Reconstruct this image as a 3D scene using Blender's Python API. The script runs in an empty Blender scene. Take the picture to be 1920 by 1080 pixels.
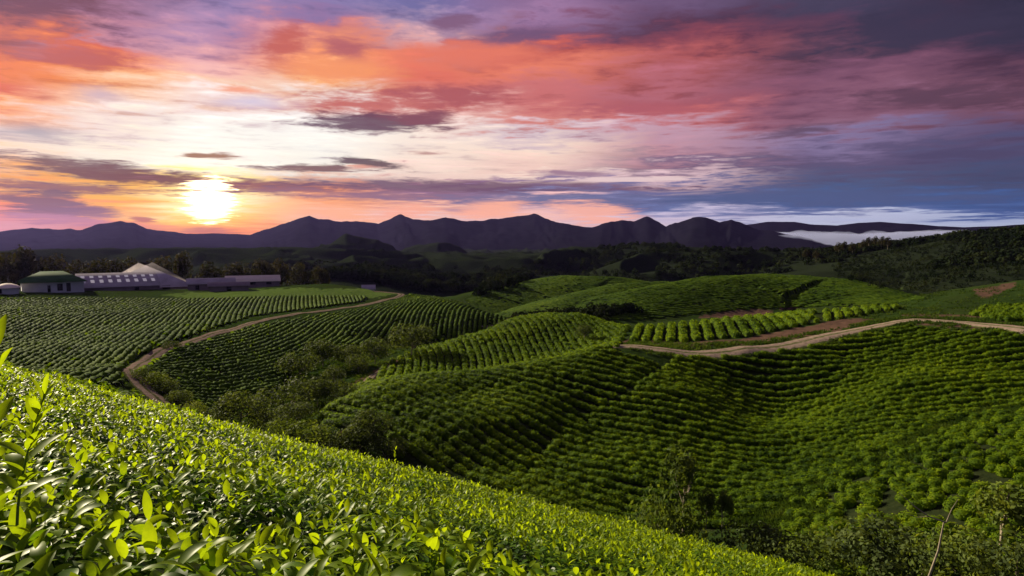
import bpy, math
import numpy as np
from math import radians as R

rng = np.random.default_rng(11)
scene = bpy.context.scene
COL = scene.collection

# ------------------------------------------------------------------ camera
FPX = 1280.0
PITCH = math.atan(100.0 / 1280.0)
cam_d = bpy.data.cameras.new("camera")
cam_d.sensor_width = 36.0
cam_d.lens = 24.0
cam_d.clip_start = 0.05
cam_d.clip_end = 40000.0
cam = bpy.data.objects.new("camera", cam_d)
cam.rotation_euler = (math.pi / 2 - PITCH, 0, 0)
COL.objects.link(cam)
scene.camera = cam

scene.view_settings.view_transform = 'Standard'
scene.view_settings.look = 'None'
scene.view_settings.exposure = 0.9
scene.view_settings.gamma = 1.0
scene.cycles.use_denoising = True
scene.cycles.max_bounces = 8
scene.cycles.transparent_max_bounces = 8
scene.cycles.volume_bounces = 0
scene.cycles.sample_clamp_indirect = 6.0

SUN_AZ = R(-50.0)
SUN_EL = R(23.0)
sun_d = bpy.data.lights.new("sun", 'SUN')
sun_d.energy = 5.0
sun_d.angle = R(0.6)
sun_d.color = (1.0, 0.87, 0.60)
sun = bpy.data.objects.new("sun", sun_d)
sun.rotation_euler = (math.pi / 2 - SUN_EL, 0, math.pi - SUN_AZ)
COL.objects.link(sun)


def ray(px, py):
    u = (px - 960.0) / FPX
    v = (540.0 - py) / FPX
    return u, math.cos(PITCH) + v * math.sin(PITCH), v * math.cos(PITCH) - math.sin(PITCH)


def az_e(px, py):
    x, y, z = ray(px, py)
    return math.atan2(x, y), z / math.hypot(x, y)


def at(px, py, r):
    x, y, z = ray(px, py)
    k = r / math.hypot(x, y)
    return np.array((x * k, y * k, z * k))


def to_px(x, y, z):
    d = y * math.cos(PITCH) - z * math.sin(PITCH)
    v = (y * math.sin(PITCH) + z * math.cos(PITCH)) / d
    return 960 + FPX * x / d, 540 - FPX * v


def lin(c):
    out = []
    for k in c:
        k = k / 255.0
        out.append(k / 12.92 if k <= 0.04045 else ((k + 0.055) / 1.055) ** 2.4)
    return tuple(out)


# ------------------------------------------------------------------ node helper
class N:
    def __init__(s, tree):
        s.t = tree
        s.t.nodes.clear()

    def new(s, typ, **kw):
        n = s.t.nodes.new(typ)
        for k, v in kw.items():
            setattr(n, k, v)
        return n

    def put(s, sock, v):
        if isinstance(v, bpy.types.NodeSocket):
            s.t.links.new(v, sock)
        else:
            sock.default_value = v

    def m(s, op, a, b=0.0, c=0.0, clamp=False):
        n = s.new('ShaderNodeMath', operation=op, use_clamp=clamp)
        s.put(n.inputs[0], a)
        s.put(n.inputs[1], b)
        if len(n.inputs) > 2:
            s.put(n.inputs[2], c)
        return n.outputs[0]

    def mixc(s, f, a, b, blend='MIX'):
        n = s.new('ShaderNodeMix', data_type='RGBA', blend_type=blend)
        s.put(n.inputs[0], f)
        for sock, v in ((n.inputs[6], a), (n.inputs[7], b)):
            s.put(sock, v if isinstance(v, bpy.types.NodeSocket) else (*v[:3], 1.0))
        return n.outputs[2]

    def maprange(s, v, a, b, c, d, smooth=False):
        n = s.new('ShaderNodeMapRange', interpolation_type='SMOOTHSTEP' if smooth else 'LINEAR')
        for i, k in enumerate((v, a, b, c, d)):
            s.put(n.inputs[i], k)
        return n.outputs[0]

    def comb(s, x, y, z=0.0):
        n = s.new('ShaderNodeCombineXYZ')
        for i, k in enumerate((x, y, z)):
            s.put(n.inputs[i], k)
        return n.outputs[0]

    def noise(s, vec, scale, detail=4, rough=0.55, dist=0.0):
        n = s.new('ShaderNodeTexNoise')
        s.put(n.inputs['Vector'], vec)
        n.inputs['Scale'].default_value = scale
        n.inputs['Detail'].default_value = detail
        n.inputs['Roughness'].default_value = rough
        n.inputs['Distortion'].default_value = dist
        return n.outputs[0]

    def ramp(s, f, stops, interp='LINEAR'):
        n = s.new('ShaderNodeValToRGB')
        cr = n.color_ramp
        cr.interpolation = interp
        while len(cr.elements) > 1:
            cr.elements.remove(cr.elements[-1])
        cr.elements[0].position = stops[0][0]
        cr.elements[0].color = (*stops[0][1], 1)
        for p, c in stops[1:]:
            e = cr.elements.new(p)
            e.color = (*c, 1)
        s.put(n.inputs[0], f)
        return n.outputs[0]


# ------------------------------------------------------------------ sky
SKY = {
    0: [(0, 105, 60, 85), (60, 190, 95, 85), (105, 246, 128, 68), (160, 228, 100, 70), (200, 255, 170, 112), (240, 235, 205, 195),
        (280, 255, 225, 200), (310, 255, 200, 160), (345, 255, 170, 70), (380, 246, 124, 66), (410, 215, 130, 130), (440, 215, 140, 140)],
    200: [(0, 140, 90, 115), (40, 170, 115, 145), (75, 205, 135, 150), (95, 222, 100, 72), (130, 248, 138, 58), (165, 255, 186, 132),
          (200, 255, 208, 175), (230, 248, 225, 215), (260, 255, 238, 215), (310, 255, 246, 228), (350, 255, 190, 75), (380, 255, 176, 45),
          (410, 245, 140, 80), (440, 205, 115, 100)],
    390: [(0, 150, 128, 175), (50, 185, 140, 175), (90, 230, 165, 170), (130, 252, 190, 180), (170, 255, 208, 175), (200, 250, 228, 222),
          (240, 255, 252, 242), (310, 255, 253, 244), (345, 255, 235, 150), (375, 255, 248, 200), (405, 255, 195, 70), (440, 240, 115, 60)],
    600: [(0, 140, 125, 175), (40, 150, 115, 160), (60, 205, 120, 120), (110, 248, 150, 98), (150, 255, 182, 120), (175, 245, 200, 175),
          (210, 250, 238, 232), (250, 255, 252, 242), (310, 255, 248, 232), (340, 225, 165, 140), (360, 245, 155, 105), (385, 255, 165, 105),
          (410, 252, 185, 155), (440, 240, 150, 120)],
    800: [(0, 115, 108, 160), (30, 160, 135, 168), (70, 225, 170, 170), (100, 236, 125, 95), (140, 230, 112, 88), (175, 215, 120, 105),
          (210, 235, 190, 180), (260, 255, 236, 220), (300, 252, 226, 208), (332, 240, 205, 192), (347, 150, 100, 120), (370, 150, 110, 145),
          (392, 250, 180, 150), (412, 242, 200, 192), (440, 220, 170, 170)],
    1000: [(0, 145, 110, 150), (30, 160, 120, 160), (55, 135, 85, 115), (85, 205, 95, 82), (130, 236, 128, 98), (165, 208, 114, 112),
           (200, 205, 110, 108), (225, 218, 135, 125), (245, 218, 195, 202), (280, 255, 226, 205), (310, 246, 206, 192), (330, 250, 220, 203),
           (345, 150, 120, 150), (375, 115, 120, 165), (400, 235, 182, 178), (440, 230, 195, 200)],
    1250: [(0, 112, 85, 120), (40, 92, 55, 80), (80, 135, 65, 80), (120, 178, 88, 88), (160, 182, 102, 114), (195, 168, 85, 95),
           (220, 200, 102, 100), (250, 195, 152, 170), (290, 195, 142, 155), (312, 125, 96, 125), (333, 225, 190, 195), (352, 105, 100, 145),
           (388, 98, 113, 165), (406, 195, 185, 212), (440, 215, 195, 208)],
    1550: [(0, 70, 60, 86), (40, 86, 55, 80), (100, 98, 60, 80), (150, 122, 75, 100), (190, 135, 85, 108), (230, 142, 96, 120),
           (262, 132, 115, 155), (290, 95, 80, 115), (330, 80, 78, 115), (360, 74, 85, 126), (388, 60, 90, 146), (402, 110, 120, 165),
           (412, 190, 195, 220), (440, 175, 182, 214)],
    1920: [(0, 46, 39, 62), (50, 55, 44, 68), (110, 76, 48, 72), (160, 98, 60, 80), (185, 116, 75, 98), (230, 95, 75, 110),
           (290, 78, 72, 110), (340, 62, 68, 105), (380, 56, 85, 142), (400, 72, 98, 155), (410, 160, 172, 205), (440, 185, 192, 215)],
}
E0, E1 = -0.03, 0.40


def build_world():
    w = bpy.data.worlds.new("World")
    scene.world = w
    w.use_nodes = True
    g = N(w.node_tree)
    tc = g.new('ShaderNodeTexCoord')
    sep = g.new('ShaderNodeSeparateXYZ')
    g.put(sep.inputs[0], tc.outputs['Generated'])
    x, y, z = sep.outputs
    hor = g.m('SQRT', g.m('ADD', g.m('MULTIPLY', x, x), g.m('ADD', g.m('MULTIPLY', y, y), 1e-6)))
    az = g.m('ARCTAN2', x, y)
    e = g.m('DIVIDE', z, hor)
    # cloud sheet drawn out towards the horizon
    stretch = g.m('ADD', g.m('MAXIMUM', e, 0.0), 0.05)
    cv = g.comb(g.m('MULTIPLY', az, 3.2), g.m('MULTIPLY', g.m('LOGARITHM', stretch, 2.718), 3.4), 0.0)
    n1 = g.noise(cv, 1.6, 6, 0.56, 0.5)
    cv2 = g.comb(g.m('MULTIPLY', az, 7.0), g.m('MULTIPLY', g.m('LOGARITHM', stretch, 2.718), 13.0), 3.7)
    n2 = g.noise(cv2, 1.3, 5, 0.6, 0.3)
    cv3 = g.comb(g.m('MULTIPLY', az, 16.0), g.m('MULTIPLY', g.m('LOGARITHM', stretch, 2.718), 17.0), 9.1)
    nz3 = g.m('SUBTRACT', g.noise(cv3, 1.5, 6, 0.62, 0.4), 0.5)
    nz = g.m('SUBTRACT', n1, 0.5)
    nz2 = g.m('SUBTRACT', n2, 0.5)
    amp = g.m('MINIMUM', g.m('MULTIPLY', stretch, 0.42), 0.055)
    ew = g.m('ADD', e, g.m('MULTIPLY', amp, g.m('ADD', g.m('MULTIPLY', nz, 2.3), g.m('ADD', g.m('MULTIPLY', nz2, 1.2), g.m('MULTIPLY', nz3, 1.0)))))
    aw = g.m('ADD', az, g.m('MULTIPLY', nz, 0.16))
    pos = g.maprange(ew, E0, E1, 0.0, 1.0)
    cols = sorted(SKY)
    col = None
    prev = None
    for px in cols:
        st = []
        for s in SKY[px]:
            st.append(((az_e(px, s[0])[1] - E0) / (E1 - E0), lin(s[1:])))
        st.sort(key=lambda k: k[0])
        c = g.ramp(pos, st, 'EASE' if False else 'LINEAR')
        a = az_e(px, 250)[0]
        if col is None:
            col = c
        else:
            col = g.mixc(g.maprange(aw, prev, a, 0.0, 1.0, True), col, c)
        prev = a
    # soft fine modulation of the cloud sheet
    col = g.mixc(g.maprange(n2, 0.3, 0.75, 0.0, 0.28), col, g.mixc(1.0, col, (0.62, 0.52, 0.62), 'MULTIPLY'))
    # the sun and the bright air around it
    sa, se = az_e(392, 374)
    dx = g.m('MULTIPLY', g.m('SUBTRACT', az, sa), 0.86)
    dy = g.m('SUBTRACT', e, se)
    dd = g.m('SQRT', g.m('ADD', g.m('MULTIPLY', dx, dx), g.m('MULTIPLY', dy, dy)))
    ddn = g.m('ADD', dd, g.m('MULTIPLY', nz2, 0.016))
    aur = g.m('POWER', g.maprange(ddn, 0.0, 0.24, 1.0, 0.0), 6.0)
    col = g.mixc(1.0, col, g.mixc(aur, (0, 0, 0), (0.80, 0.42, 0.03)), 'ADD')
    # thin torn veils of cloud, lit warm near the sun and mauve elsewhere
    veil = g.maprange(g.m('ADD', n2, g.m('MULTIPLY', nz3, 0.7)), 0.52, 0.80, 0.0, 0.55, True)
    veil = g.m('MULTIPLY', veil, g.maprange(e, 0.02, 0.10, 0.0, 1.0, True))
    col = g.mixc(veil, col, g.mixc(1.0, col, (0.54, 0.45, 0.52), 'MULTIPLY'))
    gapl = g.maprange(g.m('ADD', n2, g.m('MULTIPLY', nz3, 0.7)), 0.46, 0.24, 0.0, 0.45, True)
    col = g.mixc(gapl, col, g.mixc(1.0, col, (1.25, 1.22, 1.25), 'MULTIPLY'))
    # separate clouds: centre px, py, half sizes px, colour, slope, softness
    clouds = [
        (85, 10, 130, 38, (112, 58, 78), 0.0, 1.0),
        (175, 112, 95, 22, (190, 88, 78), -0.04, 0.8),
        (535, 78, 42, 34, (196, 92, 78), -0.3, 1.0),
        (645, 92, 46, 24, (180, 92, 95), 0.1, 1.0),
        (640, 130, 90, 22, (246, 150, 95), 0.0, 1.0),
        (850, 42, 55, 16, (128, 88, 118), -0.1, 0.9),
        (960, 72, 105, 14, (112, 78, 112), -0.12, 0.8),
        (880, 100, 110, 22, (226, 116, 92), 0.0, 1.0),
        (770, 192, 190, 26, (196, 98, 90), -0.06, 0.9),
        (860, 180, 120, 22, (172, 84, 88), -0.03, 0.9),
        (705, 230, 140, 17, (92, 52, 76), 0.0, 0.6),
        (800, 222, 70, 14, (132, 70, 84), -0.05, 0.7),
        (445, 167, 44, 8, (246, 160, 125), 0.0, 0.8),
        (60, 250, 90, 13, (176, 164, 172), 0.0, 1.7),
        (190, 180, 50, 14, (206, 176, 186), 0.0, 1.7),
        (470, 190, 70, 12, (214, 200, 220), 0.0, 1.7),
        (388, 292, 46, 6, (150, 92, 52), -0.02, 0.7),
        (590, 315, 120, 7, (112, 62, 66), -0.02, 0.6),
        (700, 307, 66, 9, (84, 50, 62), 0.05, 0.6),
        (180, 322, 210, 20, (98, 48, 58), 0.07, 0.7),
        (330, 338, 210, 14, (108, 52, 52), 0.05, 0.8),
        (130, 352, 210, 9, (126, 66, 76), 0.03, 0.7),
        (540, 352, 180, 12, (146, 78, 78), 0.04, 0.8),
        (880, 351, 330, 13, (104, 68, 96), 0.01, 0.8),
        (760, 368, 260, 10, (140, 98, 122), 0.02, 0.9),
        (1060, 376, 260, 12, (104, 104, 146), 0.0, 1.0),
        (1500, 372, 330, 16, (70, 84, 130), 0.0, 1.0),
        (800, 287, 34, 4, (184, 138, 130), 0.0, 0.8),
        (95, 384, 74, 30, (98, 60, 88), 0.0, 0.5),
        (160, 394, 56, 13, (116, 72, 96), 0.05, 0.7),
        (15, 368, 34, 6, (112, 64, 82), 0.0, 0.8),
        (140, 415, 110, 10, (178, 108, 128), 0.08, 0.9),
        (268, 412, 22, 6, (176, 84, 52), 0.1, 0.7),
        (390, 434, 60, 10, (196, 104, 82), 0.0, 1.0),
        (1500, 246, 85, 9, (96, 70, 96), -0.1, 0.9),
        (1210, 206, 110, 12, (176, 88, 98), 0.0, 1.0),
        (1080, 326, 80, 6, (150, 112, 138), 0.03, 0.9),
        (1180, 336, 130, 5, (232, 202, 202), 0.01, 0.9),
        (1105, 400, 80, 20, (252, 178, 156), 0.1, 0.7),
        (640, 400, 70, 16, (255, 176, 130), 0.1, 0.7),
        (760, 396, 60, 14, (250, 170, 140), -0.1, 0.7),
        (1010, 404, 60, 14, (246, 190, 178), 0.0, 0.7),
        (925, 394, 62, 18, (255, 176, 146), -0.1, 0.9),
        (1740, 180, 150, 18, (92, 58, 78), 0.06, 1.0),
        (1700, 60, 210, 36, (56, 46, 70), 0.0, 1.0),
        (1820, 290, 150, 16, (72, 62, 98), 0.0, 1.0),
    ]
    wn = g.m('ADD', g.m('MULTIPLY', nz3, 1.3), g.m('ADD', g.m('MULTIPLY', nz, 0.5), g.m('MULTIPLY', nz2, 0.8)))
    for (px, py, hw, hh, c, sl, soft) in clouds:
        a0, e0 = az_e(px, py)
        da = g.m('SUBTRACT', az, a0)
        de = g.m('ADD', g.m('SUBTRACT', e, e0), g.m('MULTIPLY', da, sl))
        ka = (hw / FPX) * (math.cos(a0) ** 2)
        ke = (hh / FPX) * math.cos(a0)
        qa = g.m('DIVIDE', da, ka)
        qe = g.m('DIVIDE', de, ke)
        rr = g.m('SQRT', g.m('ADD', g.m('MULTIPLY', qa, qa), g.m('MULTIPLY', qe, qe)))
        val = g.m('ADD', g.m('SUBTRACT', 1.0, rr), g.m('MULTIPLY', wn, 1.9))
        f = g.maprange(val, -0.42 * soft - 0.04, 0.66 * soft + 0.12, 0.0, 0.92, True)
        col = g.mixc(f, col, lin(c))
    # far sides and overhead: plain dusk
    dusk = lin((88, 84, 122))
    f_side = g.maprange(g.m('ABSOLUTE', az), 0.85, 1.5, 0.0, 1.0, True)
    col = g.mixc(f_side, col, dusk)
    f_top = g.maprange(e, 0.42, 1.0, 0.0, 1.0, True)
    col = g.mixc(f_top, col, lin((120, 108, 140)))
    core = g.maprange(g.m('ADD', dd, g.m('MULTIPLY', nz3, 0.07)), 0.010, 0.034, 1.0, 0.0, True)
    col = g.mixc(core, col, (6.0, 4.6, 2.6))
    below = g.maprange(e, -0.06, -0.02, 1.0, 0.0)
    col = g.mixc(below, col, (0.03, 0.035, 0.03))
    bg = g.new('ShaderNodeBackground')
    g.put(bg.inputs[0], col)
    bg.inputs[1].default_value = 0.535
    # clear-air sky above the clouds
    sky = g.new('ShaderNodeTexSky', sky_type='NISHITA')
    sky.sun_disc = False
    sky.sun_elevation = SUN_EL
    sky.sun_rotation = SUN_AZ
    bg2 = g.new('ShaderNodeBackground')
    g.put(bg2.inputs[0], sky.outputs[0])
    bg2.inputs[1].default_value = 0.002
    add = g.new('ShaderNodeAddShader')
    g.put(add.inputs[0], bg.outputs[0])
    g.put(add.inputs[1], bg2.outputs[0])
    out = g.new('ShaderNodeOutputWorld')
    g.put(out.inputs[0], add.outputs[0])
    w.cycles.sampling_method = 'MANUAL'
    w.cycles.sample_map_resolution = 512


build_world()


# ------------------------------------------------------------------ noise
def _h(ix, iy, seed):
    n = (ix.astype(np.int64) * 374761393 + iy.astype(np.int64) * 668265263 + seed * 1442695041) & 0xFFFFFFFF
    n = ((n ^ (n >> 13)) * 1274126177) & 0xFFFFFFFF
    return ((n ^ (n >> 16)) & 0xFFFF) / 65535.0


def vn(x, y, seed=0):
    ix = np.floor(x)
    iy = np.floor(y)
    fx = x - ix
    fy = y - iy
    fx = fx * fx * (3 - 2 * fx)
    fy = fy * fy * (3 - 2 * fy)
    a = _h(ix, iy, seed)
    b = _h(ix + 1, iy, seed)
    c = _h(ix, iy + 1, seed)
    d = _h(ix + 1, iy + 1, seed)
    return (a + (b - a) * fx + (c - a) * fy + (a - b - c + d) * fx * fy) * 2 - 1


def fbm(x, y, seed=0, o=4):
    s = np.zeros_like(x)
    a = 0.5
    for i in range(o):
        s += a * vn(x * 2 ** i, y * 2 ** i, seed + i)
        a *= 0.5
    return s


def sstep(a, b, x):
    t = np.clip((x - a) / (b - a), 0, 1)
    return t * t * (3 - 2 * t)


# ------------------------------------------------------------------ terrain
HC = 0.50                      # eye above the mean tea canopy
CA, CB, CC = -0.2588, -0.331, 0.0022


def canopy(x, y):
    yy = np.maximum(y, 0)
    return -HC + CA * x + CB * y - CC * yy * yy + 0.0022 * np.minimum(y, 0) ** 2 * 0.2


# px, py, distance, plant height standing on the ground there
CT = [
    # next shoulder of the near hill, left
    (0, 700, 40, .8), (100, 714, 40, .8), (200, 731, 40, .8), (290, 764, 38, .8), (345, 792, 36, .8),
    (0, 790, 60, .8), (150, 800, 60, .8), (300, 850, 60, .8),
    # left hill
    (0, 548, 285, 0), (100, 547, 288, 0), (250, 543, 295, 0), (400, 545, 290, 0), (520, 538, 300, 0), (650, 536, 310, 0),
    (750, 548, 272, .5), (600, 552, 265, .3), (350, 562, 255, .6), (150, 568, 250, .8), (0, 568, 245, .8),
    (0, 620, 190, .8), (0, 680, 140, .8), (120, 640, 165, .8), (120, 695, 128, .8), (200, 590, 215, .8),
    (240, 690, 122, .2), (300, 655, 146, .2), (400, 625, 172, .2), (480, 602, 200, .2), (600, 583, 226, .2), (690, 570, 246, .2), (750, 560, 262, .2),
    (300, 600, 205, .8), (420, 580, 225, .8),
    (500, 660, 158, .8), (400, 700, 134, .8), (330, 722, 120, .8), (400, 770, 106, .8), (350, 792, 97, .2), (280, 735, 110, .2),
    (600, 640, 176, .8), (560, 715, 140, .8), (500, 760, 118, 1.), (700, 620, 195, .8), (780, 600, 214, .8), (870, 604, 214, .8),
    (780, 650, 178, 1.), (700, 668, 162, 1.), (640, 720, 134, 1.),
    (780, 552, 266, .8), (830, 557, 258, .8), (880, 571, 246, .8), (920, 586, 236, .8), (945, 602, 224, .8),
    (600, 790, 97, 1.), (520, 815, 90, 1.), (690, 845, 84, 1.),
    # middle spur
    (665, 722, 126, .6), (700, 698, 138, .8), (750, 672, 151, .8), (800, 654, 161, .8), (870, 628, 173, .8), (950, 603, 185, .8),
    (1050, 590, 190, .8), (1120, 595, 187, .8), (1180, 612, 180, .8),
    (760, 700, 136, .8), (830, 688, 142, .8), (900, 660, 154, .8), (1000, 635, 163, .8), (1100, 632, 160, .8), (1000, 668, 148, .8),
    # big near hill
    (592, 792, 92, .6), (640, 748, 102, .9), (720, 708, 110, .9), (830, 695, 114, .9), (940, 687, 116, .9), (1040, 668, 121, .9), (1120, 650, 126, .6),
    (1190, 652, 128, 0), (1250, 659, 127, 0), (1400, 652, 131, 0), (1550, 632, 141, 0), (1640, 612, 151, 0), (1710, 599, 158, 0), (1800, 605, 152, 0), (1920, 621, 142, 0),
    (620, 800, 87, .9), (720, 830, 84, .9), (850, 872, 80, .9), (950, 900, 77, .9), (760, 770, 94, .9), (880, 780, 92, .9),
    (1000, 755, 98.3, .9), (900, 730, 105.5, .9), (1100, 715, 107.5, .9),
    (1235, 692, 118.5, .2), (1110, 780, 100, .2), (1010, 850, 87.5, .2),
    (1290, 730, 107.5, .9), (1215, 790, 96.5, .9), (1220, 870, 82.5, .9), (1200, 950, 73, .9), (1300, 960, 70, .8),
    (1420, 700, 123.5, .9), (1450, 780, 110.5, .9), (1450, 870, 87, .9), (1450, 950, 70, .6),
    (1600, 655, 136, .9), (1670, 720, 113, .9), (1600, 790, 97, .9), (1700, 810, 93, .3), (1560, 850, 86, .9),
    (1850, 650, 133, .9), (1850, 700, 118, .9), (1800, 760, 104, .6), (1920, 680, 126, .9), (1920, 742, 110, .3),
    # plateau above the road
    (1180, 645, 133, .1), (1250, 645, 135, .4), (1400, 637, 139, .4), (1510, 620, 148, .4), (1620, 596, 164, .4),
    (1200, 612, 166, 1.), (1300, 602, 171, 1.), (1400, 592, 176, 1.), (1500, 583, 182, 1.), (1600, 577, 188, .8), (1680, 573, 192, .5),
    (1350, 618, 152, 1.), (1500, 600, 164, 1.),
    # hill at the right edge
    (1700, 583, 185, .3), (1810, 590, 172, .5), (1840, 582, 182, .8), (1920, 566, 190, .8), (1920, 600, 155, .8),
    # right lower slope
    (1480, 1000, 62, .8), (1620, 870, 78, .9), (1750, 820, 86, .9), (1850, 790, 90, .9), (1920, 775, 92, .9),
    (1920, 880, 70, .9), (1920, 1040, 53, .9), (1750, 900, 68, .9), (1750, 1040, 54, .9), (1600, 1000, 59, .9), (1540, 1090, 52, .9),
    (1400, 1090, 55, .8),
]
# hidden ground: px, py, distance
CH = [
    (400, 905, 60), (600, 940, 60), (800, 985, 58), (1000, 1035, 55), (1200, 1090, 52), (1400, 1160, 46), (1560, 1190, 42),
    (600, 930, 75), (800, 930, 70), (700, 720, 128), (830, 712, 128), (940, 705, 130), (1040, 690, 135), (1100, 668, 142), (640, 765, 112),
    (800, 690, 180), (870, 665, 196), (950, 640, 210), (1050, 625, 215), (1150, 635, 205),
    (1200, 640, 195), (1300, 628, 205), (1500, 608, 215), (1680, 590, 225), (1920, 590, 225), (1750, 592, 210),
    (820, 590, 300), (900, 600, 280), (700, 570, 350), (500, 560, 370), (200, 565, 370), (0, 568, 370), (960, 620, 250),
    (100, 560, 480), (500, 556, 480), (900, 570, 480), (1300, 575, 480), (1700, 570, 480), (1920, 570, 480),
    (1000, 610, 240), (1100, 610, 240), (1300, 600, 255), (1600, 582, 260), (1850, 580, 280),
]


def build_ctrl():
    P, V = [], []
    for px, py, r, h in CT:
        a, e = az_e(px, py)
        P.append((a, math.log(r)))
        V.append(e - h / r)
    for px, py, r in CH:
        a, e = az_e(px, py)
        P.append((a, math.log(r)))
        V.append(e)
    for a in np.radians((-50, -35, -20, -5, 10, 25, 38, 50)):
        for r in (6., 12., 20., 28.):
            x, y = r * math.sin(a), r * math.cos(a)
            P.append((a, math.log(r)))
            V.append((float(canopy(np.float64(x), np.float64(y))) - .5) / r)
    for a in np.radians((-75, -110, -150, 150, 110, 75)):
        for r in (8., 25., 80., 250., 480.):
            x, y = r * math.sin(a), r * math.cos(a)
            zz = float(canopy(np.float64(x), np.float64(y)))
            P.append((a, math.log(r)))
            V.append(max(min(zz, 14.), -30.) / r)
    return np.array(P), np.array(V)


CP, CV = build_ctrl()


def _phi(d2):
    return 0.5 * d2 * np.log(d2 + 1e-12)


def _fit(P, V, lam):
    n = len(P)
    d2 = ((P[:, None] - P[None]) ** 2).sum(-1)
    A = np.zeros((n + 3, n + 3))
    A[:n, :n] = _phi(d2) + lam * np.eye(n)
    A[:n, n] = 1
    A[:n, n + 1:] = P
    A[n, :n] = 1
    A[n + 1:, :n] = P.T
    b = np.zeros(n + 3)
    b[:n] = V
    return np.linalg.solve(A, b)


CW = _fit(CP, CV, 2e-4)


def tps(a, s):
    shp = a.shape
    a = a.ravel()
    s = s.ravel()
    out = np.empty(len(a))
    n = len(CP)
    for i in range(0, len(a), 20000):
        q = np.stack((a[i:i + 20000], s[i:i + 20000]), 1)
        d2 = ((q[:, None, 0] - CP[None, :, 0]) ** 2 + (q[:, None, 1] - CP[None, :, 1]) ** 2)
        out[i:i + 20000] = _phi(d2) @ CW[:n] + CW[n] + q @ CW[n + 1:]
    return out.reshape(shp)


# ridges beyond: crest (px, py, r), front slope, back slope, rounding
RIDGES = [
    ([(860, 566, 330), (900, 552, 345), (960, 535, 360), (1060, 518, 380), (1150, 521, 380), (1210, 532, 370)], .30, .35, 26),
    ([(1010, 582, 290), (1050, 567, 300), (1100, 553, 312), (1180, 533, 330), (1290, 528, 345)], .34, .35, 20),
    ([(1140, 578, 272), (1180, 563, 280), (1215, 551, 290), (1260, 538, 304), (1360, 519, 330), (1450, 516, 340), (1560, 523, 338), (1660, 547, 315), (1720, 562, 300)], .27, .35, 30),
    ([(1690, 560, 330), (1760, 548, 360), (1850, 545, 350), (1920, 532, 330), (2050, 515, 300)], .25, .3, 24),
    ([(1560, 510, 480), (1700, 505, 500), (1850, 502, 480), (1990, 490, 450)], .25, .3, 30),
    ([(640, 520, 480), (720, 516, 500), (800, 528, 520), (900, 535, 540)], .2, .3, 30),
    # wooded hills
    ([(930, 520, 760), (1030, 497, 800), (1110, 476, 830), (1180, 461, 850), (1250, 462, 860), (1310, 473, 850)], .30, .4, 30),
    ([(1130, 520, 640), (1190, 500, 680), (1240, 482, 720), (1262, 464, 840)], .42, .42, 14),
    ([(1250, 512, 600), (1320, 492, 660), (1380, 478, 720), (1500, 474, 740), (1570, 482, 720)], .40, .42, 18),
    ([(1500, 492, 900), (1570, 476, 820), (1640, 465, 760), (1700, 461, 730), (1780, 452, 700), (1850, 442, 680), (1920, 438, 660), (2150, 428, 620)], .22, .4, 40),
    ([(0, 478, 900), (200, 485, 950), (420, 478, 900), (560, 480, 900)], .2, .3, 60),
    ([(760, 512, 1100), (820, 500, 1100), (900, 508, 1080), (960, 502, 1050), (1020, 512, 1000)], .35, .35, 25),
    ([(860, 492, 1650), (930, 482, 1650), (1000, 489, 1650), (1080, 478, 1650), (1160, 486, 1650)], .35, .35, 30),
    ([(700, 500, 1680), (760, 492, 1680), (800, 498, 1680)], .35, .35, 30),
    # steep cone hills
    ([(575, 492, 1300), (610, 466, 1300), (648, 436, 1300), (660, 440, 1300), (690, 447, 1310), (712, 452, 1310), (740, 486, 1300)], .72, .7, 16),
    ([(745, 490, 1500), (790, 470, 1500), (822, 456, 1500), (850, 472, 1500), (900, 488, 1500)], .62, .7, 20),
]


def ridge_z(x, y, poly, fs, bs, w):
    P = np.array([at(*p) for p in poly])
    best = np.full(x.shape, 1e18)
    zc = np.zeros(x.shape)
    for i in range(len(P) - 1):
        a, b = P[i], P[i + 1]
        d = b - a
        L2 = d[0] ** 2 + d[1] ** 2
        t = np.clip(((x - a[0]) * d[0] + (y - a[1]) * d[1]) / L2, 0, 1)
        dx = x - a[0] - t * d[0]
        dy = y - a[1] - t * d[1]
        q = dx * dx + dy * dy
        m = q < best
        best = np.where(m, q, best)
        zc = np.where(m, a[2] + t * d[2], zc)
    rr = np.sqrt(best)
    rp = np.hypot(x, y)
    rc = np.mean([p[2] for p in poly])
    sl = np.where(rp < rc, fs, bs)
    rough = 1 + 0.35 * fbm(x / (w * 3.0), y / (w * 3.0), 5, 3)
    return zc - sl * (np.sqrt(rr * rr + w * w) - w) * rough


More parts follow.
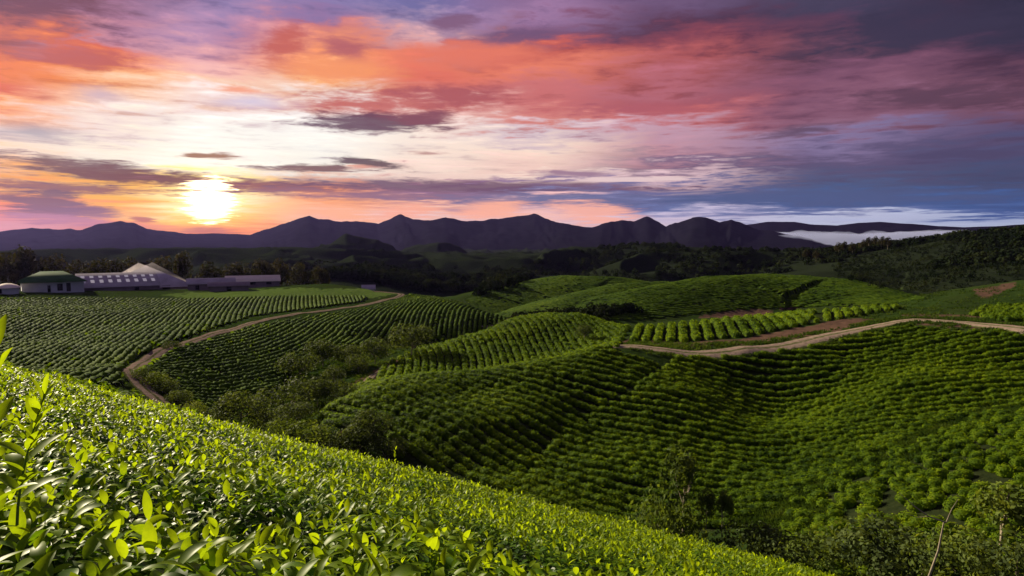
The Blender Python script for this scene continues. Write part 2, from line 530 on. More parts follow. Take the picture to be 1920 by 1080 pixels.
def ground(x, y):
    x = np.asarray(x, float)
    y = np.asarray(y, float)
    r = np.maximum(np.hypot(x, y), 1e-3)
    a = np.arctan2(x, y)
    zt = tps(a, np.log(np.clip(r, 6, 480))) * np.clip(r, 6, 480)
    far = sstep(330, 620, r)
    zt = zt * (1 - far) + (-46 - 20 * sstep(600, 2000, r)) * far
    zn = canopy(x, y) - 0.5
    k = sstep(20, 32, r)
    z = zn * (1 - k) + zt * k
    mid = r > 180
    if mid.any():
        xm, ym = x[mid], y[mid]
        zm = z[mid]
        for poly, fs, bs, w in RIDGES:
            zr = ridge_z(xm, ym, poly, fs, bs, w)
            zm = np.maximum(zm, zr)
        z[mid] = zm
    z = z + fbm(x / 9.0, y / 9.0, 21, 3) * 0.5 * sstep(40, 90, r) + fbm(x / 60., y / 60., 31, 4) * 5.0 * sstep(420, 800, r)
    wild = sstep(430, 760, r) * (1 - sstep(2200, 3000, r))
    if (wild > 0).any():
        rid = 1 - 2 * np.abs(fbm(x / 190. + .3 * fbm(x / 80., y / 80., 55, 2), y / 190., 51, 4))
        # keep the skyline of the named ridges: only the low valley ground is folded
        low = sstep(-18, -40, z) if False else np.clip((-16 - z) / 24., 0, 1)
        z = z + wild * low * (rid ** 2) * 24
        z = z + wild * (1 - low) * (rid - .6) * 3.0
    return z


RS = np.exp(np.linspace(math.log(24), math.log(1400), 700))


def hit(px, py, rmin=30, h=0.0):
    a, e = az_e(px, py)
    rs = RS[RS > rmin]
    x, y = rs * math.sin(a), rs * math.cos(a)
    z = ground(x, y) + h
    ok = np.nonzero(z / rs >= e)[0]
    r = rs[ok[0]] if len(ok) else rs[-1]
    x, y = r * math.sin(a), r * math.cos(a)
    return np.array((x, y, float(ground(np.array([x]), np.array([y]))[0]))), r


# ------------------------------------------------------------------ mesh helpers
def tag(o, label=None, cat=None, group=None, kind=None):
    if label:
        o['label'] = label
    if cat:
        o['category'] = cat
    if group:
        o['group'] = group
    if kind:
        o['kind'] = kind
    return o


def mesh_np(name, V, quads=None, tris=None, mat=None, smooth=True, attr=None):
    me = bpy.data.meshes.new(name)
    V = np.ascontiguousarray(V, np.float32)
    me.vertices.add(len(V))
    me.vertices.foreach_set('co', V.ravel())
    li, ls = [], []
    start = 0
    if quads is not None and len(quads):
        q = np.asarray(quads, np.int32)
        li.append(q.ravel())
        ls.append(np.arange(len(q), dtype=np.int32) * 4)
        start = len(q) * 4
    if tris is not None and len(tris):
        t = np.asarray(tris, np.int32)
        li.append(t.ravel())
        ls.append(start + np.arange(len(t), dtype=np.int32) * 3)
    li = np.concatenate(li)
    ls = np.concatenate(ls)
    me.loops.add(len(li))
    me.loops.foreach_set('vertex_index', li)
    me.polygons.add(len(ls))
    me.polygons.foreach_set('loop_start', ls)
    if smooth:
        me.polygons.foreach_set('use_smooth', np.ones(len(ls), bool))
    if attr:
        for k, v in attr.items():
            at_ = me.attributes.new(k, 'FLOAT', 'POINT')
            at_.data.foreach_set('value', np.ascontiguousarray(v, np.float32))
    me.update(calc_edges=True)
    me.validate()
    if mat:
        me.materials.append(mat)
    return me


def obj(name, me, parent=None, loc=None):
    o = bpy.data.objects.new(name, me)
    COL.objects.link(o)
    if parent:
        o.parent = parent
    if loc is not None:
        o.location = loc
    return o


def empty(name, loc=(0, 0, 0), rz=0.0):
    o = bpy.data.objects.new(name, None)
    o.empty_display_size = 0.3
    COL.objects.link(o)
    o.location = loc
    o.rotation_euler = (0, 0, rz)
    return o


class MB:
    """collects verts and faces for one mesh"""
    def __init__(s):
        s.v = []
        s.q = []
        s.t = []

    def add(s, V, quads=(), tris=()):
        k = len(s.v)
        s.v.extend([tuple(p) for p in V])
        s.q.extend([tuple(i + k for i in f) for f in quads])
        s.t.extend([tuple(i + k for i in f) for f in tris])

    def box(s, x0, x1, y0, y1, z0, z1):
        s.add([(x0, y0, z0), (x1, y0, z0), (x1, y1, z0), (x0, y1, z0), (x0, y0, z1), (x1, y0, z1), (x1, y1, z1), (x0, y1, z1)],
              [(0, 3, 2, 1), (4, 5, 6, 7), (0, 1, 5, 4), (1, 2, 6, 5), (2, 3, 7, 6), (3, 0, 4, 7)])

    def tube(s, pts, rad, n=7):
        pts = [np.array(p, float) for p in pts]
        V = []
        for i, p in enumerate(pts):
            d = pts[min(i + 1, len(pts) - 1)] - pts[max(i - 1, 0)]
            d = d / (np.linalg.norm(d) + 1e-9)
            a = np.cross(d, (0.31, 0.95, 0.05) if abs(d[1]) < .9 else (1, 0, 0))
            a /= np.linalg.norm(a)
            b = np.cross(d, a)
            for k in range(n):
                t = 2 * math.pi * k / n
                V.append(p + rad[i] * (math.cos(t) * a + math.sin(t) * b))
        Q = [(i * n + k, i * n + (k + 1) % n, (i + 1) * n + (k + 1) % n, (i + 1) * n + k) for i in range(len(pts) - 1) for k in range(n)]
        s.add(V, Q)

    def build(s, name, mat, parent=None, loc=None, smooth=False):
        return obj(name, mesh_np(name, np.array(s.v), s.q or None, s.t or None, mat, smooth), parent, loc)


# ------------------------------------------------------------------ materials
def new_mat(name):
    m = bpy.data.materials.new(name)
    m.use_nodes = True
    return m, N(m.node_tree)


def leaf_mat(name, c_dark, c_mid, c_light, trans=0.4, scale=2.0, rough=0.45, attr=None, trans_tint=(1.5, 1.35, 0.5), spec=0.4, big=0.05):
    m, g = new_mat(name)
    geo = g.new('ShaderNodeNewGeometry')
    n = g.noise(geo.outputs['Position'], scale, 3, 0.6)
    nb = g.noise(geo.outputs['Position'], big, 3, 0.5)
    if attr:
        a = g.new('ShaderNodeAttribute', attribute_name=attr)
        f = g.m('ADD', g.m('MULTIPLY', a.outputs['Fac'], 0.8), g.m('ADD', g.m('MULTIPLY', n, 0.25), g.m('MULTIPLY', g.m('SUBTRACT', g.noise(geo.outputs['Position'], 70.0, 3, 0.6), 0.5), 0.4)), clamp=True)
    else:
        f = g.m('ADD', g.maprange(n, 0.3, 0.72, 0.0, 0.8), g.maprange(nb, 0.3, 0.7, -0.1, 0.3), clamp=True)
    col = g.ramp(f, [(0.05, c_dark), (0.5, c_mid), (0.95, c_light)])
    bs = g.new('ShaderNodeBsdfPrincipled')
    g.put(bs.inputs['Base Color'], col)
    bs.inputs['Roughness'].default_value = rough
    bs.inputs['Specular IOR Level'].default_value = spec
    tr = g.new('ShaderNodeBsdfTranslucent')
    g.put(tr.inputs[0], g.mixc(1.0, col, trans_tint, 'MULTIPLY'))
    mx = g.new('ShaderNodeMixShader')
    if attr:
        g.put(mx.inputs[0], g.maprange(f, 0.2, 0.9, trans * 0.45, trans))
    else:
        mx.inputs[0].default_value = trans
    g.put(mx.inputs[1], bs.outputs[0])
    g.put(mx.inputs[2], tr.outputs[0])
    out = g.new('ShaderNodeOutputMaterial')
    g.put(out.inputs[0], mx.outputs[0])
    return m


def plain_mat(name, col, rough=0.8, noise_scale=1.0, var=0.35, spec=0.3, bump=0.0, col2=None):
    m, g = new_mat(name)
    geo = g.new('ShaderNodeNewGeometry')
    n = g.noise(geo.outputs['Position'], noise_scale, 5, 0.6)
    c2 = col2 or tuple(k * (1 - var) for k in col)
    c = g.mixc(g.maprange(n, 0.32, 0.68, 0.0, 1.0), col, c2)
    bs = g.new('ShaderNodeBsdfPrincipled')
    g.put(bs.inputs['Base Color'], c)
    bs.inputs['Roughness'].default_value = rough
    bs.inputs['Specular IOR Level'].default_value = spec
    if bump:
        b = g.new('ShaderNodeBump')
        b.inputs['Strength'].default_value = bump
        g.put(b.inputs['Height'], n)
        g.put(bs.inputs['Normal'], b.outputs[0])
    out = g.new('ShaderNodeOutputMaterial')
    g.put(out.inputs[0], bs.outputs[0])
    return m


def terrain_mat():
    m, g = new_mat("hill_ground")
    geo = g.new('ShaderNodeNewGeometry')
    P = geo.outputs['Position']
    n1 = g.noise(P, 0.7, 5, 0.65)
    n2 = g.noise(P, 0.06, 4, 0.55)
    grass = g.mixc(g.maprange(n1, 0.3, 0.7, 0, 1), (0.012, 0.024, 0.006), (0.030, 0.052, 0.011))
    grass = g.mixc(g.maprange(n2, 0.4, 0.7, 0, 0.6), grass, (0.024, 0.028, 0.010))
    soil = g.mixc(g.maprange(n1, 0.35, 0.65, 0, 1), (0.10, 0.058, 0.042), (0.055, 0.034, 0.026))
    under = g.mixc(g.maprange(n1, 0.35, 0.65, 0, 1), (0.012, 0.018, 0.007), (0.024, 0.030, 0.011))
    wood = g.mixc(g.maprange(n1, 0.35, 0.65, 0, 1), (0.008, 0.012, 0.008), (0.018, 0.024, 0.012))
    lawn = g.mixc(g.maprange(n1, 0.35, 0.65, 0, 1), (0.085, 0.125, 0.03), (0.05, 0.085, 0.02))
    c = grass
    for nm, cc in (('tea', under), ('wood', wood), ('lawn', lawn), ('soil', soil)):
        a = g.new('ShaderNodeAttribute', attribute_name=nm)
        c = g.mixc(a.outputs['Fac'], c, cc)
    bs = g.new('ShaderNodeBsdfDiffuse')
    g.put(bs.inputs['Color'], c)
    b = g.new('ShaderNodeBump')
    b.inputs['Strength'].default_value = 0.6
    b.inputs['Distance'].default_value = 0.4
    g.put(b.inputs['Height'], n1)
    g.put(bs.inputs['Normal'], b.outputs[0])
    out = g.new('ShaderNodeOutputMaterial')
    g.put(out.inputs[0], bs.outputs[0])
    return m


M = {}
M['fore'] = leaf_mat("young_tea_leaves", (0.010, 0.034, 0.007), (0.068, 0.145, 0.006), (0.24, 0.34, 0.009), 0.66, 9.0, 0.42, attr='age_shade', spec=0.11)
M['bush'] = leaf_mat("tea_bush_leaves", (0.020, 0.050, 0.006), (0.094, 0.162, 0.007), (0.20, 0.275, 0.009), 0.55, 1.4, spec=.08, rough=.7)
M['hedge'] = leaf_mat("tea_hedge_leaves", (0.018, 0.044, 0.006), (0.062, 0.112, 0.008), (0.12, 0.18, 0.011), 0.45, 0.9, spec=.04, rough=.8)
M['thicket'] = leaf_mat("thicket_leaves", (0.020, 0.034, 0.012), (0.055, 0.080, 0.022), (0.12, 0.155, 0.038), 0.32, 0.5, spec=.08, rough=.7)
M['olive'] = leaf_mat("olive_leaves", (0.030, 0.052, 0.012), (0.090, 0.130, 0.022), (0.18, 0.22, 0.038), 0.38, 0.6, spec=.08, rough=.7)
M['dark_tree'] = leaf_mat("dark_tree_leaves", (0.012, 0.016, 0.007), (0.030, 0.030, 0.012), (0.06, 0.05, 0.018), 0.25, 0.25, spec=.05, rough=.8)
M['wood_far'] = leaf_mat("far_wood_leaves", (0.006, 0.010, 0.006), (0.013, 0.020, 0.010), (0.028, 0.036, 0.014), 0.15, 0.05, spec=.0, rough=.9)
M['grass'] = leaf_mat("rough_grass", (0.018, 0.038, 0.009), (0.042, 0.076, 0.014), (0.085, 0.120, 0.024), 0.35, 0.4, spec=.0, rough=.9)
M['bark'] = plain_mat("pale_bark", (0.34, 0.28, 0.21), 0.9, 6.0, 0.5, 0.1, 0.4)
M['stem'] = plain_mat("green_stem", (0.14, 0.22, 0.03), 0.6, 20.0, 0.3)
M['dirt'] = plain_mat("dirt_road", (0.30, 0.23, 0.185), 0.95, 0.5, 0.3, 0.1, 0.3, col2=(0.16, 0.16, 0.075))
M['track'] = plain_mat("dirt_track", (0.22, 0.16, 0.13), 0.95, 0.4, 0.3, 0.1, 0.3, col2=(0.10, 0.085, 0.05))
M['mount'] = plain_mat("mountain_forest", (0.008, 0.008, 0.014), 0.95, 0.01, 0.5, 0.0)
M['fog'] = plain_mat("fog_bank", (0.42, 0.43, 0.54), 1.0, 0.01, 0.04, 0.0)
M['terrain'] = terrain_mat()


def road_mat(name, dirt, dirt2, grassc, verge):
    m, g = new_mat(name)
    geo = g.new('ShaderNodeNewGeometry')
    P = geo.outputs['Position']
    a = g.new('ShaderNodeAttribute', attribute_name='across')
    n = g.noise(P, 1.6, 6, 0.68)
    n2 = g.noise(P, 0.22, 3, 0.6)
    q = g.m('ABSOLUTE', g.m('ADD', a.outputs['Fac'], g.m('MULTIPLY', g.m('SUBTRACT', n2, .5), .18)))
    mid = g.maprange(q, .05, .13, 1.0, 0.0, True)
    edge = g.maprange(q, .30, .46, 0.0, 1.0, True)
    gf = g.m('MAXIMUM', g.m('MULTIPLY', mid, .7), g.m('MULTIPLY', edge, verge))
    gf = g.maprange(g.m('ADD', gf, g.m('MULTIPLY', g.m('SUBTRACT', n, .5), 1.5)), .35, .75, 0.0, 1.0, True)
    c = g.mixc(g.maprange(n, .35, .65, 0, 1), dirt, dirt2)
    c = g.mixc(gf, c, grassc)
    bs = g.new('ShaderNodeBsdfDiffuse')
    g.put(bs.inputs['Color'], c)
    b = g.new('ShaderNodeBump')
    b.inputs['Strength'].default_value = 0.8
    b.inputs['Distance'].default_value = 0.15
    g.put(b.inputs['Height'], n)
    g.put(bs.inputs['Normal'], b.outputs[0])
    out = g.new('ShaderNodeOutputMaterial')
    g.put(out.inputs[0], bs.outputs[0])
    return m


M['dirt'] = road_mat("dirt_road", (0.27, 0.20, 0.155), (0.17, 0.125, 0.10), (0.075, 0.085, 0.03), 0.9)
M['track'] = road_mat("dirt_track", (0.19, 0.14, 0.115), (0.12, 0.085, 0.07), (0.05, 0.055, 0.02), 0.9)


# ------------------------------------------------------------------ terrain mesh
def in_poly(px, py, poly):
    poly = np.asarray(poly, float)
    c = np.zeros(np.shape(px), bool)
    j = len(poly) - 1
    for i in range(len(poly)):
        xi, yi = poly[i]
        xj, yj = poly[j]
        cond = ((yi > py) != (yj > py)) & (px < (xj - xi) * (py - yi) / (yj - yi + 1e-9) + xi)
        c ^= cond
        j = i
    return c


# fields of tea: pixel outline of the planted ground and distance range
ZB_L = [(585, 800), (640, 742), (720, 700), (830, 686), (940, 679), (1040, 660), (1110, 650), (1190, 666), (1235, 682), (1232, 692), (1105, 782), (1005, 855), (960, 930), (900, 905), (780, 870), (690, 835), (640, 800)]
ZB_R = [(1240, 694), (1270, 672), (1400, 668), (1500, 656), (1580, 640), (1700, 612), (1800, 622), (2280, 640), (2280, 730), (1850, 770), (1760, 800), (1700, 830), (1600, 876), (1525, 912), (1440, 962), (1320, 1000), (1200, 1000), (1080, 970), (970, 930), (1012, 855), (1112, 782)]
ZE = [(1440, 1010), (1530, 905), (1630, 864), (1750, 822), (1850, 780), (2280, 755), (2280, 1100), (1500, 1100)]
ZC = [(690, 722), (720, 688), (760, 664), (810, 645), (870, 622), (950, 598), (1050, 583), (1120, 588), (1185, 606), (1160, 650), (1100, 690), (900, 715)]
ZP = [(1172, 642), (1195, 612), (1300, 597), (1400, 588), (1500, 578), (1530, 578), (1520, 606), (1500, 612), (1400, 632), (1280, 642)]
ZP2 = [(1540, 576), (1680, 568), (1690, 580), (1610, 592), (1530, 606)]
ZRT = [(1815, 590), (1850, 577), (2280, 560), (2280, 602), (1880, 604)]
ZD_L = [(-330, 562), (150, 560), (360, 562), (560, 556), (690, 556), (680, 566), (590, 578), (470, 594), (395, 618), (300, 650), (235, 680), (225, 705), (235, 725), (150, 720), (-330, 700)]
ZD_R = [(255, 700), (330, 655), (410, 634), (480, 612), (600, 592), (700, 577), (775, 552), (830, 552), (890, 570), (950, 600), (900, 640), (780, 640), (650, 650), (560, 680), (520, 730), (450, 740), (400, 790), (350, 770), (300, 735)]
ZF = [(870, 560), (960, 530), (1060, 512), (1150, 516), (1260, 530), (1360, 512), (1560, 516), (1660, 540), (1740, 560), (1660, 572), (1400, 580), (1200, 600), (1000, 600), (900, 590)]
ZA2 = [(-330, 700), (100, 712), (200, 729), (290, 762), (350, 792), (340, 830), (-330, 830)]
LAWN = [(300, 552), (520, 541), (700, 541), (752, 550), (700, 558), (560, 556), (360, 560)]
LAWN2 = [(1330, 940), (1400, 925), (1440, 960), (1400, 990), (1330, 985)]
LAWN3 = [(1650, 805), (1700, 800), (1780, 805), (1860, 770), (1930, 745), (1935, 765), (1850, 800), (1760, 822), (1680, 828)]
LAWN4 = [(1190, 662), (1320, 664), (1450, 656), (1560, 640), (1640, 618), (1640, 626), (1560, 652), (1450, 668), (1300, 674)]
SOILS = [
    [(1165, 640), (1185, 636), (1290, 642), (1400, 634), (1510, 612), (1600, 596), (1640, 600), (1560, 624), (1420, 645), (1280, 652), (1180, 650)],
    [(1300, 596), (1350, 584), (1440, 580), (1450, 588), (1370, 596)],
    [(640, 730), (690, 700), (740, 676), (760, 672), (720, 700), (680, 730)],
    [(395, 690), (420, 690), (445, 725), (425, 728)],
    [(628, 815), (700, 772), (715, 790), (660, 820)],
    [(1460, 572), (1495, 568), (1500, 580), (1465, 582)],
    [(1690, 590), (1830, 590), (1900, 606), (1960, 610), (1960, 632), (1800, 612), (1700, 606)],
    [(1820, 545), (1900, 530), (1905, 536), (1850, 560)],
    [(1520, 850), (1575, 850), (1575, 868), (1520, 866)],
]


def build_terrain():
    azf = np.radians(np.arange(-52, 52.01, 0.17))
    azb1 = np.radians(np.arange(-180, -52, 4.0))
    azb2 = np.radians(np.arange(54, 180.1, 4.0))
    az = np.concatenate((azb1, azf, azb2))
    rs = np.concatenate((np.exp(np.linspace(math.log(0.6), math.log(40), 60))[:-1], np.exp(np.linspace(math.log(40), math.log(1700), 400))[:-1],
                         np.exp(np.linspace(math.log(1700), math.log(6300), 24))))
    A, S = np.meshgrid(az, rs)
    X, Y = S * np.sin(A), S * np.cos(A)
    Z = ground(X, Y)
    nr, na = X.shape
    V = np.stack((X, Y, Z), -1).reshape(-1, 3)
    i = np.arange(nr - 1)[:, None] * na + np.arange(na - 1)[None]
    Q = np.stack((i, i + 1, i + na + 1, i + na), -1).reshape(-1, 4)
    # centre cap
    c = len(V)
    V = np.vstack((V, [[0, 0, float(ground(np.array([0.01]), np.array([0.01]))[0])]]))
    T = np.stack((np.full(na - 1, c), np.arange(1, na), np.arange(na - 1)), 1)
    x, y, z = V.T
    r = np.hypot(x, y)
    px, py = to_px(x, np.maximum(y, 1e-3), z)
    front = y > 1
    jx = px + 5 * fbm(x / 2.5, y / 2.5, 3, 3)
    jy = py + 4 * fbm(x / 2.5, y / 2.5, 9, 3)
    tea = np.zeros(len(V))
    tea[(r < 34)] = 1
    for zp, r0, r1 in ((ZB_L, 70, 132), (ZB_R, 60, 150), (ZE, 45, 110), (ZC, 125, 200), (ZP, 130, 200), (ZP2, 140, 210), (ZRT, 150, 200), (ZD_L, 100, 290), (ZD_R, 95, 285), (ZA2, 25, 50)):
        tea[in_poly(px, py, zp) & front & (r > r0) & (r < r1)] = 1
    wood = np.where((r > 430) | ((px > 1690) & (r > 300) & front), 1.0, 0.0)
    lawn = np.zeros(len(V))
    for zp, r0, r1 in ((LAWN, 230, 330), (LAWN2, 55, 80), (LAWN3, 80, 125), (LAWN4, 110, 160)):
        lawn[in_poly(jx, jy, zp) & front & (r > r0) & (r < r1)] = 1
    soil = np.zeros(len(V))
    for zp in SOILS:
        soil[in_poly(jx, jy, zp) & front & (r > 60) & (r < 420)] = 1
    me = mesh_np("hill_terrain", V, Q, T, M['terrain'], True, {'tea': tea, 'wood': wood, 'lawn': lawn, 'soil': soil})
    o = obj("terrain", me)
    tag(o, "rolling green hills and valleys of the tea estate", "hills", kind='structure')


build_terrain()


# ------------------------------------------------------------------ distant mountains
def mountain(name, crest, label, depth_f, depth_b, zb, seed, amp):
    P = np.array([at(*p) for p in crest])
    d = np.concatenate(([0], np.cumsum(np.hypot(np.diff(P[:, 0]), np.diff(P[:, 1])))))
    n = 420
    s = np.linspace(0, d[-1], n)
    C = np.stack([np.interp(s, d, P[:, k]) for k in range(3)], 1)
    C[:, 2] += fbm(s / 110.0, s * 0, seed, 5) * amp
    rad = C[:, :2] / np.linalg.norm(C[:, :2], axis=1)[:, None]
    m = 46
    q = np.concatenate((np.linspace(-1, 0, 32)[:-1], np.linspace(0, 1, m - 31)))
    SS, QQ = np.meshgrid(s, q)
    off = np.where(QQ < 0, QQ * depth_f, QQ * depth_b)
    X = C[None, :, 0] + off * rad[None, :, 0]
    Y = C[None, :, 1] + off * rad[None, :, 1]
    k = 1 - np.abs(QQ)
    prof = k ** 1.25
    spur = 1.1 * np.abs(fbm(SS / 230.0 + 0.9 * QQ, QQ * 1.6, seed + 3, 5)) - .32 + .5 * fbm(SS / 90.0 - QQ, QQ * 3.0, seed + 8, 4)
    Z = zb + (C[None, :, 2] - zb) * np.clip(prof + spur * 0.55 * k * (1 - k), 0, None)
    V = np.stack((X, Y, Z), -1).reshape(-1, 3)
    i = np.arange(len(q) - 1)[:, None] * n + np.arange(n - 1)[None]
    Q = np.stack((i, i + 1, i + n + 1, i + n), -1).reshape(-1, 4)
    o = obj(name, mesh_np(name, V, Q, None, M['mount'], True))
    tag(o, label, "mountains", kind='structure')


J = [(-260, 440), (-120, 425), (0, 434), (60, 428), (110, 432), (150, 430), (190, 421), (225, 414), (255, 421), (290, 431), (350, 438), (410, 437), (470, 440), (500, 430),
     (535, 419), (558, 411), (580, 404), (600, 410), (640, 415), (680, 415), (710, 420), (732, 410), (752, 402), (775, 411), (808, 412), (835, 407), (860, 413), (905, 416), (940, 408),
     (975, 404), (1000, 399), (1022, 410), (1050, 418), (1080, 422), (1112, 427), (1140, 418), (1165, 413), (1190, 413), (1215, 407), (1235, 416), (1250, 424), (1272, 418),
     (1300, 409), (1322, 407), (1350, 415), (1372, 410), (1395, 420), (1420, 430), (1470, 438), (1520, 447), (1570, 464), (1640, 480)]
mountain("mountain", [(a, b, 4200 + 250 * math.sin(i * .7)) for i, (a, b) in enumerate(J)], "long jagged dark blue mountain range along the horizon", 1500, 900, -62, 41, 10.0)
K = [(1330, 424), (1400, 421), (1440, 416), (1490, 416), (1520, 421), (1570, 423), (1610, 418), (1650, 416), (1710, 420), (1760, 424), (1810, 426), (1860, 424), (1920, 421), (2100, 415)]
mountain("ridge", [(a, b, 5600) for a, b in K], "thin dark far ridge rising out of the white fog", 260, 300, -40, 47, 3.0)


def fog_bank():
    n, m = 260, 30
    pxs = np.linspace(1330, 2150, n)
    r = np.linspace(3900, 5300, m)
    V = np.zeros((m, n, 3))
    for j in range(m):
        for i in range(n):
            a = az_e(pxs[i], 430)[0]
            V[j, i, 0] = r[j] * math.sin(a)
            V[j, i, 1] = r[j] * math.cos(a)
    X, Y = V[..., 0], V[..., 1]
    t = np.linspace(0, 1, m)[:, None]
    V[..., 2] = 4 + 30 * fbm(X / 260, Y / 420, 71, 5) + 30 * np.abs(fbm(X / 110, Y / 160, 75, 3)) + 12 * t - 70 * (1 - sstep(0, .18, t)) - 8 + 26 * np.clip(fbm(X / 420, Y / 900, 83, 3), -.3, 1)
    B = V.copy()
    B[..., 2] = -72
    tot = m * n
    i = np.arange(m - 1)[:, None] * n + np.arange(n - 1)[None]
    top = np.stack((i, i + 1, i + n + 1, i + n), -1).reshape(-1, 4)
    ring = np.concatenate((np.arange(n), np.arange(1, m) * n + n - 1, (m - 1) * n + np.arange(n - 2, -1, -1), np.arange(m - 2, 0, -1) * n))
    nx = np.roll(ring, -1)
    side = np.stack((ring + tot, nx + tot, nx, ring), 1)
    mat = bpy.data.materials.new("fog_air")
    mat.use_nodes = True
    g = N(mat.node_tree)
    v = g.new('ShaderNodeVolumePrincipled')
    v.inputs['Color'].default_value = (0.52, 0.58, 0.92, 1)
    v.inputs['Density'].default_value = 0.006
    v.inputs['Anisotropy'].default_value = 0.0
    out = g.new('ShaderNodeOutputMaterial')
    g.put(out.inputs['Volume'], v.outputs[0])
    me = mesh_np("fog", np.concatenate((V.reshape(-1, 3), B.reshape(-1, 3))), np.concatenate((top, top[:, ::-1] + tot, side)), None, mat, True)
    o = obj("fog", me)
    tag(o, "low white bank of valley fog below the far ridge", "fog", kind='stuff')


fog_bank()


# ------------------------------------------------------------------ roads and tracks
def ribbon(name, pts, width, mat, label, cat, lift=0.06):
    P = np.array([hit(px, py, rmin)[0] if r is None else at(px, py, r) for (px, py, rmin, r) in pts])
    d = np.concatenate(([0], np.cumsum(np.hypot(np.diff(P[:, 0]), np.diff(P[:, 1])))))
    n = int(d[-1] / 0.8) + 2
    s = np.linspace(0, d[-1], n)
    # smooth curve through the points
    C = np.stack([np.interp(s, d, P[:, k]) for k in range(2)], 1)
    for _ in range(10):
        C[1:-1] = (C[:-2] + 2 * C[1:-1] + C[2:]) / 4
    T = np.gradient(C, axis=0)
    T /= np.linalg.norm(T, axis=1)[:, None]
    Nn = np.stack((T[:, 1], -T[:, 0]), 1)
    m = 7
    q = np.linspace(-.5, .5, m)
    w = width * (1 + 0.25 * fbm(s / 6, s * 0, 5, 3))
    X = C[:, None, 0] + Nn[:, None, 0] * q[None] * w[:, None]
    Y = C[:, None, 1] + Nn[:, None, 1] * q[None] * w[:, None]
    Z = ground(X, Y) + lift + 0.12 * (np.abs(q) < .45)[None]
    V = np.stack((X, Y, Z), -1).reshape(-1, 3)
    i = np.arange(n - 1)[:, None] * m + np.arange(m - 1)[None]
    Q = np.stack((i, i + 1, i + m + 1, i + m), -1).reshape(-1, 4)
    o = obj(name, mesh_np(name, V, Q, None, mat, True, {'across': np.tile(q, n)}))
    tag(o, label, cat, kind='structure')
    return C


ROAD_C = ribbon("road", [(x, y, 60, r) for x, y, r in ((1135, 647, 127), (1190, 651, 128), (1250, 657, 127.5), (1330, 656, 128.5), (1400, 651, 131), (1480, 642, 136), (1550, 631, 141), (1640, 611, 151),
                                                   (1710, 598, 158), (1760, 600, 155), (1800, 604, 152), (1860, 612, 147), (1960, 624, 140), (2080, 642, 132), (2260, 668, 122))], 4.2, M['dirt'],
                "pale dirt road curving along the crest of the near hill", "dirt road")
TRK_C = ribbon("path", [(x, y, 60, r) for x, y, r in ((375, 800, 93), (350, 792, 97), (300, 748, 106), (262, 716, 115), (240, 692, 122), (262, 670, 134), (300, 655, 146), (350, 640, 158), (400, 625, 172), (440, 612, 186), (480, 602, 200), (540, 592, 213), (600, 583, 226),
                                                 (650, 577, 236), (690, 570, 246), (735, 562, 260), (755, 556, 268), (748, 550, 275), (700, 546, 280))], 3.0, M['track'],
               "brown dirt track winding up the left hill", "track")
ribbon("path", [(x, y, 60, r) for x, y, r in ((655, 728, 124), (690, 703, 136), (735, 680, 148))], 2.0, M['track'], "bare footpath at the toe of the middle spur", "footpath")
ribbon("path", [(x, y, 100, r) for x, y, r in ((905, 606, 216), (930, 604, 220), (948, 601, 225), (955, 596, 235))], 2.2, M['dirt'], "short pale track on the saddle right of the left hill", "track")


# ------------------------------------------------------------------ tea
def visible(x, y, z, margin=0.0):
    r = np.hypot(x, y)
    e = z / r
    a = np.arctan2(x, y)
    f = np.linspace(0.08, 0.97, 70)
    R_ = r[:, None] * f[None]
    X, Y = R_ * np.sin(a)[:, None], R_ * np.cos(a)[:, None]
    G = ground(X, Y)
    G += np.where(R_ < 40, 0.5, 0.7)
    return (G / R_).max(1) < e + margin


def make_bush(seed, nleaf, leaf, dome=(14, 5)):
    g = np.random.default_rng(seed)
    nu, nv = dome
    V, Q = [], []
    lump = g.uniform(.85, 1.15, (nv + 1, nu))
    for j in range(nv + 1):
        th = (j / nv) * math.pi * .5
        for i in range(nu):
            ph = 2 * math.pi * i / nu
            rr = .60 * (math.cos(th) ** .55) * lump[j, i]
            if j == nv:
                rr = 0.03
            V.append((rr * math.cos(ph), rr * math.sin(ph), .06 + .78 * (math.sin(th) ** .8) * (1 + .1 * (lump[j, i] - 1))))
    for j in range(nv):
        for i in range(nu):
            Q.append((j * nu + i, j * nu + (i + 1) % nu, (j + 1) * nu + (i + 1) % nu, (j + 1) * nu + i))
    V = [np.array(p) * (.93, .93, .93) for p in V]
    for k in range(nleaf):
        th = math.asin(g.uniform(.05, 1)) if k % 3 else g.uniform(0.1, .9)
        ph = g.uniform(0, 2 * math.pi)
        rr = .62 * (math.cos(th) ** .55) * g.uniform(.9, 1.1)
        p = np.array((rr * math.cos(ph), rr * math.sin(ph), .06 + .80 * math.sin(th) ** .8 * g.uniform(.94, 1.08)))
        nrm = np.array((math.cos(ph) * math.cos(th), math.sin(ph) * math.cos(th), math.sin(th) + .15)) + g.normal(0, .55, 3)
        nrm /= np.linalg.norm(nrm)
        a = np.cross(nrm, g.normal(0, 1, 3))
        a /= np.linalg.norm(a)
        b = np.cross(nrm, a)
        L = leaf * g.uniform(.7, 1.35)
        W = L * .55
        c = p + nrm * .03
        i0 = len(V)
        V += [c - a * L * .5, c + b * W * .5 + nrm * .02, c + a * L * .5, c - b * W * .5 + nrm * .02]
        Q.append((i0, i0 + 1, i0 + 2, i0 + 3))
    return np.array(V), np.array(Q)


BUSH = [make_bush(s, 150, .17) for s in range(5)]
BUSH_LO = [make_bush(50 + s, 55, .24, (9, 3)) for s in range(4)]
BUSH_ME = [mesh_np("tea_bush", v, q, None, M['bush'], True) for v, q in BUSH]


